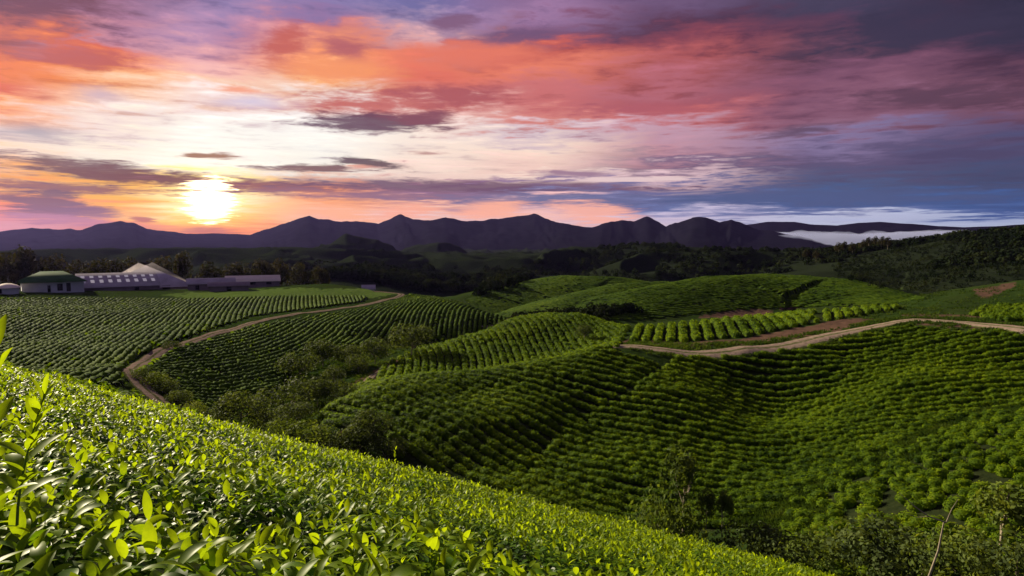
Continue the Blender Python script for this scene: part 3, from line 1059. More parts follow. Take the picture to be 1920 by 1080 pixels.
def rows(zone, r0, r1, g, pitch, step, jit, seed, xr, yr, keep=1.0):
    """bush positions along rows y = y0 + g(x) that fall in the zone"""
    q = np.random.default_rng(seed)
    xs = np.arange(xr[0], xr[1], .25)
    gx = g(xs)
    ds = np.hypot(np.gradient(xs), np.gradient(gx))
    s = np.cumsum(ds)
    out = []
    for y0 in np.arange(yr[0], yr[1], pitch):
        ss = np.arange(s[0] + q.uniform(0, step), s[-1], step)
        ss = ss + q.normal(0, jit * .6, len(ss))
        x = np.interp(ss, s, xs) + q.normal(0, jit * .4, len(ss))
        y = np.interp(ss, s, gx) + y0 + q.normal(0, jit * .4, len(ss))
        out.append(np.stack((x, y), 1))
    P = np.concatenate(out)
    r = np.hypot(P[:, 0], P[:, 1])
    P = P[(r > r0) & (r < r1) & (P[:, 1] > 5)]
    z = ground(P[:, 0], P[:, 1])
    px, py = to_px(P[:, 0], P[:, 1], z)
    ok = in_poly(px, py, zone)
    if keep < 1:
        ok &= q.random(len(P)) < keep
    P = P[ok]
    dirs = np.interp(P[:, 0], xs, np.arctan2(np.gradient(gx), np.gradient(xs)))
    return np.column_stack((P, z[ok], dirs))


def merge_bushes(name, P, lib, scale, mat, label, seed, along=1.0):
    q = np.random.default_rng(seed)
    Vs, Qs = [], []
    k = 0
    order = np.array_split(q.permutation(len(P)), len(lib))
    for idx, (v, f) in zip(order, lib):
        n = len(idx)
        if not n:
            continue
        a = q.uniform(0, 2 * math.pi, n)
        sc = scale * q.uniform(.8, 1.2, n)
        sz = sc * q.uniform(.85, 1.15, n)
        c, s_ = np.cos(a), np.sin(a)
        X = (v[None, :, 0] * c[:, None] - v[None, :, 1] * s_[:, None]) * sc[:, None]
        Y = (v[None, :, 0] * s_[:, None] + v[None, :, 1] * c[:, None]) * sc[:, None]
        if P.shape[1] > 3:
            X = X * along
            d = P[idx, 3:4]
            X, Y = X * np.cos(d) - Y * np.sin(d), X * np.sin(d) + Y * np.cos(d)
        X = X + P[idx, 0:1]
        Y = Y + P[idx, 1:2]
        Z = v[None, :, 2] * sz[:, None] + P[idx, 2:3] - .05
        Vs.append(np.stack((X, Y, Z), -1).reshape(-1, 3))
        Qs.append((f[None] + (np.arange(n) * len(v))[:, None, None] + k).reshape(-1, 4))
        k += n * len(v)
    o = obj(name, mesh_np(name, np.concatenate(Vs), np.concatenate(Qs), None, mat, True))
    tag(o, label, "tea bushes", kind='stuff')
    return o


def gB(x):
    # slope -1 at the left end easing to almost level at the right
    k = np.array([-60, -20, 10, 35, 60, 100])
    sl = np.array([-1.1, -1.0, -.62, -.36, -.12, -.02])
    xs = np.linspace(-60, 110, 400)
    g_ = np.concatenate(([0], np.cumsum(np.interp((xs[1:] + xs[:-1]) / 2, k, sl) * np.diff(xs))))
    return np.interp(x, xs, g_)


near_l = rows(ZB_L, 70, 132, gB, 2.6, .66, .08, 1, (-45, 40), (20, 290))
near_r = rows(ZB_R, 58, 160, gB, 2.15, .86, .13, 2, (-10, 150), (10, 360))
east = rows(ZE, 45, 110, lambda x: -.1 * x + 2.2 * np.sin(x / 7.0), 1.75, 1.25, .5, 3, (15, 130), (-10, 150), .86)
near = np.concatenate((near_l, near_r, east))
# the dark lane between two rows of the big hill stays free
vis = visible(near[:, 0], near[:, 1], near[:, 2] + .8)
npx, npy = to_px(near[:, 0], near[:, 1], near[:, 2] + .5)
infr = (npx > 5) & (npx < 1915) & (npy < 1070) & vis
cand = np.nonzero(infr)[0]
cand = cand[np.argsort(np.hypot(near[cand, 0], near[cand, 1]))][:300]
mask = np.zeros(len(near), bool)
mask[cand] = True
for k, i in enumerate(cand):
    o = obj("tea_bush", BUSH_ME[k % 5])
    o.location = (near[i, 0], near[i, 1], near[i, 2] - .05)
    s = rng.uniform(.88, 1.1)
    o.scale = (s * 1.2, s, s * rng.uniform(.8, 1.15))
    o.rotation_euler = (0, 0, near[i, 3] + math.pi * int(rng.integers(0, 2)) + rng.normal(0, .12))
    tag(o, "rounded green tea bush in the nearest rows on the slope across the valley", "tea bush", "nearest tea bushes of the rows across the valley")
rest = near[~mask]
merge_bushes("tea_bushes", rest, BUSH, .92, M['bush'], "rows of tea bushes covering the big hill below the dirt road", 5, 1.3)
plat = rows(ZP, 128, 205, lambda x: 0 * x, 2.0, 2.0, .1, 6, (10, 70), (80, 200))


def field_bushes(name, zone, r0, r1, ang, pitch, step, jit, seed, scale, label, lib=BUSH_LO, mat='bush', wav=0.0):
    q = np.random.default_rng(seed)
    A = np.array([hit(px, py, r0 * .9)[0] for px, py in zone])
    c = A.mean(0)
    L = np.hypot(A[:, 0] - c[0], A[:, 1] - c[1]).max() * 1.5
    ca, sa = math.cos(ang), math.sin(ang)
    u = np.arange(-L, L, step)
    v = np.arange(-L, L, pitch)
    U, Vv = np.meshgrid(u, v)
    Vv = Vv + wav * np.sin(U / 14.0 + Vv / 40.0)
    U = U + q.normal(0, jit, U.shape)
    Vv = Vv + q.normal(0, jit * .5, U.shape)
    x = c[0] + U * ca - Vv * sa
    y = c[1] + U * sa + Vv * ca
    r = np.hypot(x, y)
    m = (r > r0) & (r < r1) & (y > 5)
    x, y = x[m], y[m]
    z = ground(x, y)
    px, py = to_px(x, y, z)
    m = in_poly(px, py, zone)
    P = np.stack((x[m], y[m], z[m]), 1)
    return merge_bushes(name, P, lib, scale, M[mat], label, seed)


field_bushes("tea_bushes", ZC, 125, 205, R(100), 1.75, 1.0, .12, 11, 1.05, "rows of tea bushes on the rounded middle spur behind the big hill", wav=1.5)
field_bushes("tea_bushes", ZP, 130, 200, R(77), 2.6, .8, .08, 12, 1.3, "bright tea rows on the flat terrace above the dirt road", wav=.2)
field_bushes("tea_bushes", ZP2, 140, 212, R(66), 2.2, 1.0, .2, 13, 1.1, "low tea bushes beside the terrace at the bend of the road")
field_bushes("tea_bushes", ZRT, 148, 205, R(20), 1.9, 1.0, .2, 14, 1.1, "tea bushes on the small mound at the right edge beyond the road")
field_bushes("tea_bushes", ZA2, 26, 50, R(-25), 1.6, .8, .15, 15, 1.0, "tea bushes on the lit shoulder just beyond the foreground at the left", lib=BUSH, mat='bush')


def hedges(name, zone, r0, r1, ang, pitch, step, w, h, seed, label, wav=1.0, mat='hedge'):
    """continuous clipped rows of tea seen from far away"""
    q = np.random.default_rng(seed)
    A = np.array([hit(px, py, r0 * .9)[0] for px, py in zone])
    c = A.mean(0)
    L = np.hypot(A[:, 0] - c[0], A[:, 1] - c[1]).max() * 1.25
    ca, sa = math.cos(ang), math.sin(ang)
    u = np.arange(-L, L, step)
    prof = [(-.5, 0), (-.42, .7), (-.05, 1.0), (.38, .78), (.5, 0)]
    Vs, Qs, k = [], [], 0
    for v0 in np.arange(-L, L, pitch):
        vv = v0 + wav * np.sin(u / 23.0 + v0 / 50.0) + q.normal(0, .05, len(u))
        x = c[0] + u * ca - vv * sa
        y = c[1] + u * sa + vv * ca
        r = np.hypot(x, y)
        m = (r > r0) & (r < r1) & (y > 5)
        if m.sum() < 3:
            continue
        z = np.zeros(len(u))
        z[m] = ground(x[m], y[m])
        px, py = to_px(x, np.maximum(y, 1.), z)
        m &= in_poly(px, py, zone)
        m &= q.random(len(u)) > .03
        idx = np.nonzero(m)[0]
        if len(idx) < 3:
            continue
        n = len(u)
        for (pv, ph) in prof:
            ww = w * (1 + q.normal(0, .16, n))
            hh = h * (1 + q.normal(0, .22, n))
            Vs.append(np.stack((x - sa * pv * ww, y + ca * pv * ww, z + ph * hh - .03), 1)[idx])
        mcount = len(idx)
        good = np.nonzero(np.diff(idx) == 1)[0]
        for j in range(len(prof) - 1):
            b0 = k + j * mcount
            b1 = b0 + mcount
            Qs.append(np.stack((b0 + good, b0 + good + 1, b1 + good + 1, b1 + good), 1))
        k += mcount * len(prof)
    o = obj(name, mesh_np(name, np.concatenate(Vs), np.concatenate(Qs), None, M[mat], False))
    tag(o, label, "tea rows", kind='stuff')
    return o


hedges("tea_hedges", ZD_L, 100, 290, R(108), 1.4, .5, 1.2, .68, 21, "tea rows on the left hill between the track and the white sheds", 1.2)
hedges("tea_hedges", ZD_R, 95, 285, R(84), 1.45, .5, 1.2, .68, 22, "tea rows on the left hill to the right of the winding track", 3.0)
hedges("tea_hedges", ZF, 235, 400, R(152), 1.9, .8, 1.9, .45, 23, "faint tea rows on the low hills in the middle distance", 5.0)


def grass():
    q = np.random.default_rng(41)
    out = []
    for zp, r0, r1, n in ((LAWN2, 55, 80, 900), ([(1390, 1010), (1500, 880), (1640, 845), (1760, 795), (1940, 735), (1940, 785), (1760, 845), (1640, 885), (1540, 1010)], 55, 125, 5200), (LAWN3, 80, 125, 2200), (LAWN4, 110, 160, 2600),
                          ([(480, 700), (620, 640), (790, 640), (660, 730), (600, 800), (740, 870), (560, 870), (400, 810)], 80, 200, 3200),
                          ([(1160, 655), (1180, 640), (1290, 645), (1420, 640), (1560, 618), (1640, 600), (1700, 596), (1960, 600), (1960, 632), (1700, 612), (1560, 640), (1300, 664)], 120, 170, 2600),
                          ([(1640, 560), (1940, 530), (1940, 600), (1700, 596), (1560, 600)], 160, 330, 2600)):
        poly = np.array(zp, float)
        r = np.sqrt(q.uniform(r0 * r0, r1 * r1, n * 6))
        a = q.uniform(az_e(poly[:, 0].min(), 700)[0], az_e(poly[:, 0].max(), 700)[0], n * 6)
        x, y = r * np.sin(a), r * np.cos(a)
        z = ground(x, y)
        px, py = to_px(x, y, z)
        # the wheel tracks stay bare
        dr = np.min(np.hypot(x[:, None] - ROAD_C[None, ::2, 0], y[:, None] - ROAD_C[None, ::2, 1]), 1)
        m = in_poly(px, py, poly) & (dr > 1.9) & (fbm(x / 3.0, y / 3.0, 17, 2) > -.2)
        out.append(np.stack((x, y, z), 1)[m][:n])
    P = np.concatenate(out)
    n = len(P)
    Vs = []
    for k in range(7):
        ph = q.uniform(0, 6.28, n)
        d = np.stack((np.cos(ph), np.sin(ph), 0 * ph), 1)
        b = np.stack((-np.sin(ph), np.cos(ph), 0 * ph), 1)
        h = q.uniform(.18, .5, n)[:, None]
        w = q.uniform(.05, .12, n)[:, None]
        o = P + d * q.uniform(0, .35, n)[:, None]
        up = np.array((0, 0, 1.0))
        Vs.append(np.stack((o - b * w, o + b * w, o + b * w * .3 + d * h * .6 + up * h, o - b * w * .3 + d * h * .6 + up * h), 1).reshape(-1, 3))
    V = np.concatenate(Vs)
    o = obj("grass", mesh_np("grass", V, np.arange(len(V)).reshape(-1, 4), None, M['grass'], False))
    tag(o, "rough grass on the open strips and verges", "grass", kind='stuff')


grass()


# ------------------------------------------------------------------ foreground leaves
def leaves_mesh(B, psi, phi, kap, L, Wd, age_shade, nst, fold=.25, roll=None):
    """arched folded leaves, all arrays of length n"""
    n = len(L)
    if roll is None:
        roll = np.zeros(n)
    s = np.linspace(0, 1, nst + 1)
    th = phi[:, None] - kap[:, None] * (s[None] ** 1.3)
    step = L[:, None] / nst
    hx = np.concatenate((np.zeros((n, 1)), np.cumsum(np.cos(th[:, :-1]) * step, 1)), 1)
    hz = np.concatenate((np.zeros((n, 1)), np.cumsum(np.sin(th[:, :-1]) * step, 1)), 1)
    wp = np.sin(np.pi * np.clip(s, 0.0, 1) ** .85) ** .75
    wp[0] = .12
    wp[-1] = .02
    w = Wd[:, None] * .5 * wp[None]
    dx, dy = np.cos(psi)[:, None], np.sin(psi)[:, None]
    mx = B[:, 0:1] + hx * dx
    my = B[:, 1:2] + hx * dy
    mz = B[:, 2:3] + hz
    cr, sr = np.cos(roll)[:, None], np.sin(roll)[:, None]
    nx, nz = -np.sin(th), np.cos(th)          # leaf normal in the vertical plane
    out = []
    for sg in (-1, 0, 1):
        sx = -dy * cr + nx * dx * sr
        sy = dx * cr + nx * dy * sr
        sz = nz * sr
        up = fold * w * abs(sg)
        out.append(np.stack((mx + sg * w * sx + up * nx * dx, my + sg * w * sy + up * nx * dy, mz + sg * w * sz + up * nz), -1))
    V = np.stack(out, 2)                       # n, st, 3, xyz
    V = V.reshape(n, -1, 3)
    per = (nst + 1) * 3
    q = []
    for j in range(nst):
        for c in range(2):
            q.append((j * 3 + c, j * 3 + c + 1, (j + 1) * 3 + c + 1, (j + 1) * 3 + c))
    q = np.array(q)
    Q = (q[None] + (np.arange(n) * per)[:, None, None]).reshape(-1, 4)
    return V.reshape(-1, 3), Q, np.repeat(age_shade, per)


def lumps(x, y):
    return .10 * fbm(x / 1.1, y / 1.1, 61, 2) * 1.6 + .07 * vn(x / .35, y / .35, 64)


def foreground():
    q = np.random.default_rng(77)
    bands = [(0.35, 1.75, 400, 7, 9), (1.75, 3.2, 600, 7, 8), (3.2, 7.0, 560, 6, 4), (7.0, 14.0, 330, 6, 3), (14.0, 34.0, 90, 6, 2)]
    Vs, Qs, As, k = [], [], [], 0
    for (r0, r1, dens, nl, nst) in bands:
        a0, a1 = R(-52), R(42 if r0 > 1 else 48)
        area = .5 * (a1 - a0) * (r1 * r1 - r0 * r0)
        n = int(area * dens / 3.2)
        r = np.sqrt(q.uniform(r0 * r0, r1 * r1, n))
        a = q.uniform(a0, a1, n)
        x, y = r * np.sin(a), r * np.cos(a)
        gap = fbm(x / .55, y / .55, 91, 3)
        keep = (gap > -.20) | (q.random(n) < .18)
        x, y, gap = x[keep], y[keep], gap[keep]
        n = len(x)
        grow = 1.12 if r1 < 1.8 else 1.0 if r1 < 8 else (1.25 if r1 < 20 else 1.9)
        zc = canopy(x, y) + lumps(x, y)
        vig = q.random(n) ** 1.6                        # young vigorous shoots stand higher
        top = zc + .02 + .09 * vig
        for j in range(nl):
            f = j / (nl - 1.0)                          # 0 lowest leaf, 1 tip
            psi = q.uniform(0, 6.28, n) if j == 0 else psi + 2.4 + q.normal(0, .35, n)
            phi = np.radians(2 + 50 * f ** 1.5) + q.normal(0, .30, n)
            kap = q.uniform(.5, 1.9, n) * (1 - .35 * f)
            L = (.104 - .044 * f) * q.uniform(.65, 1.25, n) * grow * (.80 if r0 > 3 else 1.0)
            Wd = L * q.uniform(.35, .46, n)
            age_shade = np.clip(.20 + .74 * f + .25 * (vig - .4) - (.14 if r1 < 1.8 else 0) + q.normal(0, .10, n), 0, 1)  # leaf age by height; nearest band darkened to put shade into its colour
            B = np.stack((x + q.normal(0, .012, n), y + q.normal(0, .012, n), top - (.17 - .15 * f) * q.uniform(.8, 1.3, n)), 1)
            V, Q, A = leaves_mesh(B, psi, phi, kap, L, Wd, age_shade, nst, .28, q.normal(0, .25, n))
            Vs.append(V)
            Qs.append(Q + k)
            As.append(A)
            k += len(V)
        # old dark leaves deeper in the canopy
        n2 = int(n * 1.1)
        r = np.sqrt(q.uniform(r0 * r0, r1 * r1, n2))
        a = q.uniform(a0, a1, n2)
        x, y = r * np.sin(a), r * np.cos(a)
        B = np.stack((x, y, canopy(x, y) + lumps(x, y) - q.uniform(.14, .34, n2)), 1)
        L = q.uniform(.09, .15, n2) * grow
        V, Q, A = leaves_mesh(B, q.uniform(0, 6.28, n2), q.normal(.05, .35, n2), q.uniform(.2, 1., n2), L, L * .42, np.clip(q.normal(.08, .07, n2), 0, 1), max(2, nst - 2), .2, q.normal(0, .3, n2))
        Vs.append(V)
        Qs.append(Q + k)
        As.append(A)
        k += len(V)
    me = mesh_np("tea_canopy", np.concatenate(Vs), np.concatenate(Qs), None, M['fore'], True, {'age_shade': np.concatenate(As)})
    o = obj("tea_canopy", me)
    tag(o, "bright green tea leaves covering the foreground slope", "tea leaves", kind='stuff')
    print("foreground faces", sum(len(z) for z in Qs))


foreground()


def tea_shoot(px, py, r, height, nleaf, label, seed, lean=(0, 0)):
    q = np.random.default_rng(seed)
    top = at(px, py, r)
    base = top - np.array((lean[0], lean[1], height))
    t = empty("tea_shoot", tuple(base))
    s = MB()
    pts = [np.array((lean[0] * f ** 1.5, lean[1] * f ** 1.5, height * f)) for f in np.linspace(0, 1, 8)]
    s.tube(pts, np.linspace(.0026, .0012, 8), 6)
    s.build("stem", M['stem'], t, smooth=True)
    psi = q.uniform(0, 6)
    for j in range(nleaf):
        f = .2 + .8 * j / (nleaf - 1)
        B = np.array([[lean[0] * f ** 1.5, lean[1] * f ** 1.5, height * f]])
        psi += 2.4 + q.normal(0, .3)
        L = np.array([.092 - .045 * f]) * q.uniform(.85, 1.15)
        V, Q, A = leaves_mesh(B, np.array([psi]), np.array([.62 + .75 * f ** 2]), np.array([q.uniform(.5, 1.1) * (1.2 - .8 * f)]), L, L * .34, np.array([.75 + .25 * f]), 9, .28, np.array([q.normal(0, .2)]))
        obj("leaf", mesh_np("tea_shoot_leaf", V, Q, None, M['fore'], True, {'age_shade': A}), t)
    tag(t, label, "tea shoot")


tea_shoot(84, 738, 1.5, .24, 16, "tall pale green tea shoot standing above the foreground leaves at the left", 5, (.05, .02))
tea_shoot(742, 843, 7.0, .36, 8, "young tea shoot poking above the crest of the foreground bushes near the middle", 9, (.03, .0))
tea_shoot(-4, 604, 1.25, .40, 9, "tea shoot leaning in at the left edge of the picture", 12, (.03, .0))


# ------------------------------------------------------------------ trees
def crown_np(seed, rx, rz, n, leaf, nclump=9, flat=1.0, droop=0.0):
    q = np.random.default_rng(seed)
    V, Q = [], []
    cl = []
    for i in range(nclump):
        d = q.normal(0, 1, 3)
        d /= np.linalg.norm(d)
        d[2] = abs(d[2]) * .9 - .25
        cl.append((np.array((d[0] * rx * .62, d[1] * rx * .62, d[2] * rz * .7)), q.uniform(.38, .60)))
    per = n // nclump
    P, Nn = [], []
    for c, s in cl:
        d = q.normal(0, 1, (per, 3))
        d /= np.linalg.norm(d, axis=1)[:, None]
        rad = q.uniform(.5, 1.06, per) ** .4
        p = c + d * rad[:, None] * np.array((rx * s, rx * s, rz * s * flat))
        p[:, 2] -= droop * (p[:, 0] ** 2 + p[:, 1] ** 2)
        P.append(p)
        Nn.append(d + q.normal(0, .5, (per, 3)))
    P = np.concatenate(P)
    Nn = np.concatenate(Nn)
    Nn /= np.linalg.norm(Nn, axis=1)[:, None]
    a = np.cross(Nn, q.normal(0, 1, Nn.shape))
    a /= np.linalg.norm(a, axis=1)[:, None]
    b = np.cross(Nn, a)
    L = leaf * q.uniform(.6, 1.4, len(P))[:, None]
    V = np.stack((P - a * L * .5, P + b * L * .3 + Nn * L * .08, P + a * L * .5, P - b * L * .3 + Nn * L * .08), 1).reshape(-1, 3)
    Q = np.arange(len(P) * 4).reshape(-1, 4)
    return V, Q, cl


def trunk_mb(h, r0, seed, cl=None, crown_c=0.0, nlimb=5, bend=.1):
    q = np.random.default_rng(seed)
    s = MB()
    bx, by = q.normal(0, bend, 2) * h
    pts = [np.array((bx * f * f + .02 * h * math.sin(5 * f + seed), by * f * f, -.3 + (h + .3) * f)) for f in np.linspace(0, 1, 9)]
    s.tube(pts, [r0 * (1.25 if i == 0 else 1 - .08 * i) for i in range(9)], 7)
    if cl:
        for c, sc in cl[:nlimb]:
            st = pts[5 + int(q.integers(0, 3))]
            end = np.array((c[0], c[1], c[2] + crown_c))
            mid = (st + end) / 2 + np.array((0, 0, -.04 * h))
            s.tube([st, mid, end], [r0 * .5, r0 * .34, r0 * .12], 5)
    return s


TREE_LIB = {}


def tree_proto(kind, v):
    """unit height 1, base at the origin: (crown mesh, trunk mesh)"""
    key = (kind, v)
    if key in TREE_LIB:
        return TREE_LIB[key]
    sd = 100 + 17 * v + 1000 * ['round', 'shrub', 'tall', 'dark', 'conifer'].index(kind)
    if kind == 'round':
        V, Q, cl = crown_np(sd, .56, .52, 2000, .062, 11)
        cz, h, r0, mat = .50, .42, .024, M['thicket']
    elif kind == 'shrub':
        V, Q, cl = crown_np(sd, .78, .62, 1700, .072, 11)
        cz, h, r0, mat = .40, .30, .02, (M['olive'] if v == 1 else M['thicket'])
    elif kind == 'tall':
        V, Q, cl = crown_np(sd, .22, .20, 1000, .045, 9, 1.3, .5)
        V[:, 0] -= .06 + .25 * np.clip(-V[:, 2], 0, 1)
        cz, h, r0, mat = .82, .93, .018, M['olive']
    elif kind == 'conifer':
        q = np.random.default_rng(sd)
        n = 900
        f = q.random(n) ** .8
        ph = q.uniform(0, 6.28, n)
        rr = .20 * (1.02 - f) * (.6 + .4 * np.abs(np.sin(f * 26))) * q.uniform(.5, 1.1, n)
        P = np.stack((rr * np.cos(ph), rr * np.sin(ph), .1 + .92 * f - .5), 1)
        d = np.stack((np.cos(ph), np.sin(ph), -.4 + 0 * ph), 1)
        b = np.stack((-np.sin(ph), np.cos(ph), 0 * ph), 1)
        L = .07
        V = np.stack((P - d * L * .5, P + b * L * .3, P + d * L * .6, P - b * L * .3), 1).reshape(-1, 3)
        Q = np.arange(n * 4).reshape(-1, 4)
        cl, cz, h, r0, mat = None, .5, .95, .014, M['dark_tree']
    else:
        V, Q, cl = crown_np(sd, .42, .46, 1200, .07, 10)
        cz, h, r0, mat = .56, .55, .025, M['dark_tree']
    V = V + np.array((0, 0, cz))
    cm = mesh_np(kind + "_crown", V, Q, None, mat, False)
    tb = trunk_mb(h, r0, sd, cl, cz, 6, .03)
    tm = mesh_np(kind + "_trunk", np.array(tb.v), tb.q, None, M['bark'], True)
    TREE_LIB[key] = (cm, tm)
    return TREE_LIB[key]


def tree(name, kind, v, base, height, width, label, cat, group=None, rz=None):
    cm, tm = tree_proto(kind, v)
    t = empty(name, tuple(base), rng.uniform(0, 6.28) if rz is None else rz)
    t.scale = (width, width, height)
    obj("crown", cm, t)
    obj("trunk", tm, t)
    tag(t, label, cat, group)
    return t


# thicket in the valley left of the big hill: base px, base py, top py, width px, kind, label
THICKET = [
    (606, 692, 636, 62, 'round', "dark tree at the upper left of the valley thicket, taller than its neighbours"),
    (655, 690, 645, 52, 'round', "rounded grey green tree in the upper thicket between two darker crowns"),
    (703, 684, 636, 58, 'round', "spreading tree on the upper slope of the thicket, left of the biggest dark crown"),
    (772, 668, 604, 84, 'round', "biggest dark tree at the top right end of the valley thicket below the left hill"),
    (562, 706, 660, 60, 'shrub', "broad low tree at the left margin of the upper thicket"),
    (628, 726, 688, 46, 'round', "small round tree standing alone below the upper thicket trees"),
    (672, 700, 664, 40, 'shrub', "low shrub under the upper thicket, close to the bare footpath"),
    (545, 772, 706, 92, 'shrub', "wide domed tree in the middle of the thicket"),
    (596, 764, 712, 62, 'round', "dark tree beside the wide domed tree, in deep shade at its foot"),
    (634, 752, 712, 48, 'shrub', "small grey green tree at the toe of the middle spur"),
    (452, 806, 736, 86, 'round', "dark rounded tree at the left end of the lower thicket by the track"),
    (512, 806, 762, 62, 'shrub', "low shrub right of the dark rounded tree by the track"),
    (556, 800, 754, 70, 'round', "tree with a pale lit top above the foreground crest, left of the big hill's toe"),
    (530, 838, 786, 56, 'shrub', "light green shrub just over the foreground crest, leftmost of the crest shrubs"),
    (578, 846, 792, 74, 'shrub', "yellowish green shrub with a flat top just over the foreground crest"),
    (630, 856, 812, 66, 'shrub', "low spreading shrub over the foreground crest below the brown bank"),
    (696, 832, 766, 70, 'round', "grey green tree against the dark foot of the big hill"),
    (676, 866, 796, 74, 'round', "leafy tree with a lit rim, lowest in the thicket near the foreground crest"),
    (724, 872, 824, 56, 'shrub', "dark shrub at the right end of the thicket beneath the tea rows"),
]
for i, (px, pb, ptop, w, kind, lab) in enumerate(THICKET):
    b, r = hit(px, min(pb, 868), 78)
    k = r / FPX
    tree("thicket_tree" if kind == 'round' else "shrub", kind, 1 if 'green shrub' in lab else (i * 2) % 3 if kind == 'round' else 2 * (i % 2), b, (pb - ptop) * k * 1.06, w * k * .98, lab, "tree" if kind == 'round' else "shrub", "trees of the valley thicket")

TRACKSIDE = [(268, 716, 692, 34, "small shrub at the sharp bend of the winding track"), (290, 728, 702, 36, "dark shrub just below the bend of the track"),
             (310, 740, 714, 34, "shrub halfway down the lower track"), (334, 760, 734, 34, "shrub near the bottom of the lower track"),
             (362, 786, 758, 38, "pale shrub at the foot of the track beside the curved tea rows"), (392, 800, 772, 36, "shrub between the foot of the track and the thicket"),
             (322, 656, 640, 24, "little round bush on the edge of the track above its bend")]
for i, (px, pb, ptop, w, lab) in enumerate(TRACKSIDE):
    b, r = hit(px, pb, 70)
    k = r / FPX
    tree("shrub", 'shrub', i % 3, b, (pb - ptop) * k * 1.1, w * k * .9, lab, "shrub", "shrubs along the track")

# single trees
b, r = hit(1096, 640, 140)
tree("pine_tree", 'round', 1, b, 34 * r / FPX, 32 * r / FPX, "lone pale tree on the right flank of the middle spur", "tree")

# valley floor, lower right
LOWER = [
    (1280, 1036, 838, 120, 'tall', 0, "tall slender tree with a pale trunk rising from the valley at the lower right", 62),
    (1250, 1030, 906, 104, 'shrub', 1, "leafy small tree leaning against the tall slender tree", 60),
    (1322, 1030, 915, 62, 'tall', 1, "thin pale stemmed sapling right of the tall slender tree", 61),
    (1352, 1040, 922, 56, 'tall', 2, "thin sapling, the rightmost of the pale stems in the valley", 60),
    (1400, 1052, 968, 96, 'shrub', 0, "dark green shrub right of the pale saplings", 59),
    (1462, 1064, 984, 96, 'shrub', 2, "dark green shrub in the middle of the valley hedge", 58),
    (1530, 1090, 1000, 100, 'shrub', 1, "shaded shrub at the right end of the valley hedge", 56),
    (1652, 1120, 968, 160, 'round', 0, "round headed tree with dense crown at the lower right", 52),
    (1722, 1130, 1000, 110, 'shrub', 0, "bushy tree pressed against the round headed tree at the bottom edge", 50),
    (1800, 1120, 985, 110, 'shrub', 1, "yellow green bush right of the bare tree at the bottom edge", 50),
    (1868, 1110, 905, 150, 'tall', 1, "tall leafy tree with reddish stems near the lower right corner", 50),
    (1905, 1130, 990, 130, 'round', 2, "dark tree in the lower right corner", 48),
]
for (px, pb, ptop, w, kind, v, lab, rr) in LOWER:
    p = at(px, pb, rr)
    p[2] = float(ground(np.array([p[0]]), np.array([p[1]]))[0])
    ztop = at(px, ptop, rr)[2]
    h = max(ztop - p[2], 1.5)
    k = rr / FPX
    tree({'tall': "slender_tree", 'shrub': "shrub", 'round': "broadleaf_tree"}[kind], kind, v, p, h, w * k * (1.3 if kind == 'tall' else .95), lab,
         "shrub" if kind == 'shrub' else "tree", rz=v * 1.3)


def bare_tree():
    rr = 46.0
    p = at(1728, 1130, rr)
    p[2] = float(ground(np.array([p[0]]), np.array([p[1]]))[0])
    top = at(1762, 985, rr)
    t = empty("bare_tree", tuple(p))
    s = MB()
    k = rr / FPX
    H = top[2] - p[2]
    s.tube([(0, 0, -.3), (.2 * k * 30, 0, H * .35), (25 * k, .1, H * .7), (34 * k, .2, H)], [.10, .08, .06, .045], 7)
    s.build("trunk", M['bark'], t, smooth=True)
    for pts, rad in (([(34, 0, 0), (8, .2, 8), (-14, .4, 24), (-38, .5, 46)], [.045, .04, .03, .012]), ([(34, 0, 0), (44, .1, 22), (52, 0, 40)], [.04, .025, .01]),
                     ([(8, .2, 8), (-8, .4, 4), (-30, .2, 14)], [.03, .02, .008])):
        a = MB()
        a.tube([(x * k, y, H + z * k) for x, y, z in pts], rad, 6)
        a.build("branch", M['bark'], t, smooth=True)
    tag(t, "leafless pale tree with one crooked branch at the lower right", "tree")


bare_tree()

# trees behind the sheds
STRIP = [(14, 470, 52, 'dark', "dark bushy tree at the left edge behind the white hut"), (46, 462, 60, 'dark', "tallest dark tree behind the green roofed building"),
         (80, 486, 26, 'conifer', "slim dark conifer behind the left part of the green roof"), (100, 474, 46, 'dark', "brown tree just above the green roof's ridge"),
         (113, 490, 28, 'conifer', "second slim conifer, behind the right part of the green roof"), (142, 486, 46, 'dark', "bushy tree between the green roof and the long white roof"),
         (180, 482, 52, 'dark', "rounded tree behind the left half of the long white roof"), (216, 485, 44, 'dark', "low tree behind the middle of the long white roof"),
         (250, 480, 50, 'dark', "tree behind the peak of the white factory roof, on its left"), (298, 478, 56, 'dark', "tree behind the peak of the white factory roof, on its right"),
         (344, 472, 42, 'dark', "tall dark tree behind the low end of the factory roof"), (392, 490, 54, 'dark', "squat tree directly under the sun"),
         (448, 488, 56, 'dark', "squat tree behind the left half of the long low shed"), (492, 486, 46, 'dark', "tree behind the middle of the long low shed"),
         (528, 484, 46, 'dark', "tree behind the right end of the long low shed"), (566, 490, 46, 'dark', "small tree right of the long low shed"), (600, 500, 40, 'dark', "last small tree of the row, at the end of the grass plateau")]
for i, (px, ptop, w, kind, lab) in enumerate(STRIP):
    rr = 356.0 + 8 * (i % 3)
    p = at(px, 530, rr)
    p[2] = float(ground(np.array([p[0]]), np.array([p[1]]))[0])
    h = at(px, ptop, rr)[2] - p[2]
    tree("conifer" if kind == 'conifer' else "broadleaf_tree", kind, i % 3, p, h * 1.02, w * rr / FPX * (1.9 if kind == 'conifer' else 1.2), lab, "tree", "trees behind the tea sheds")


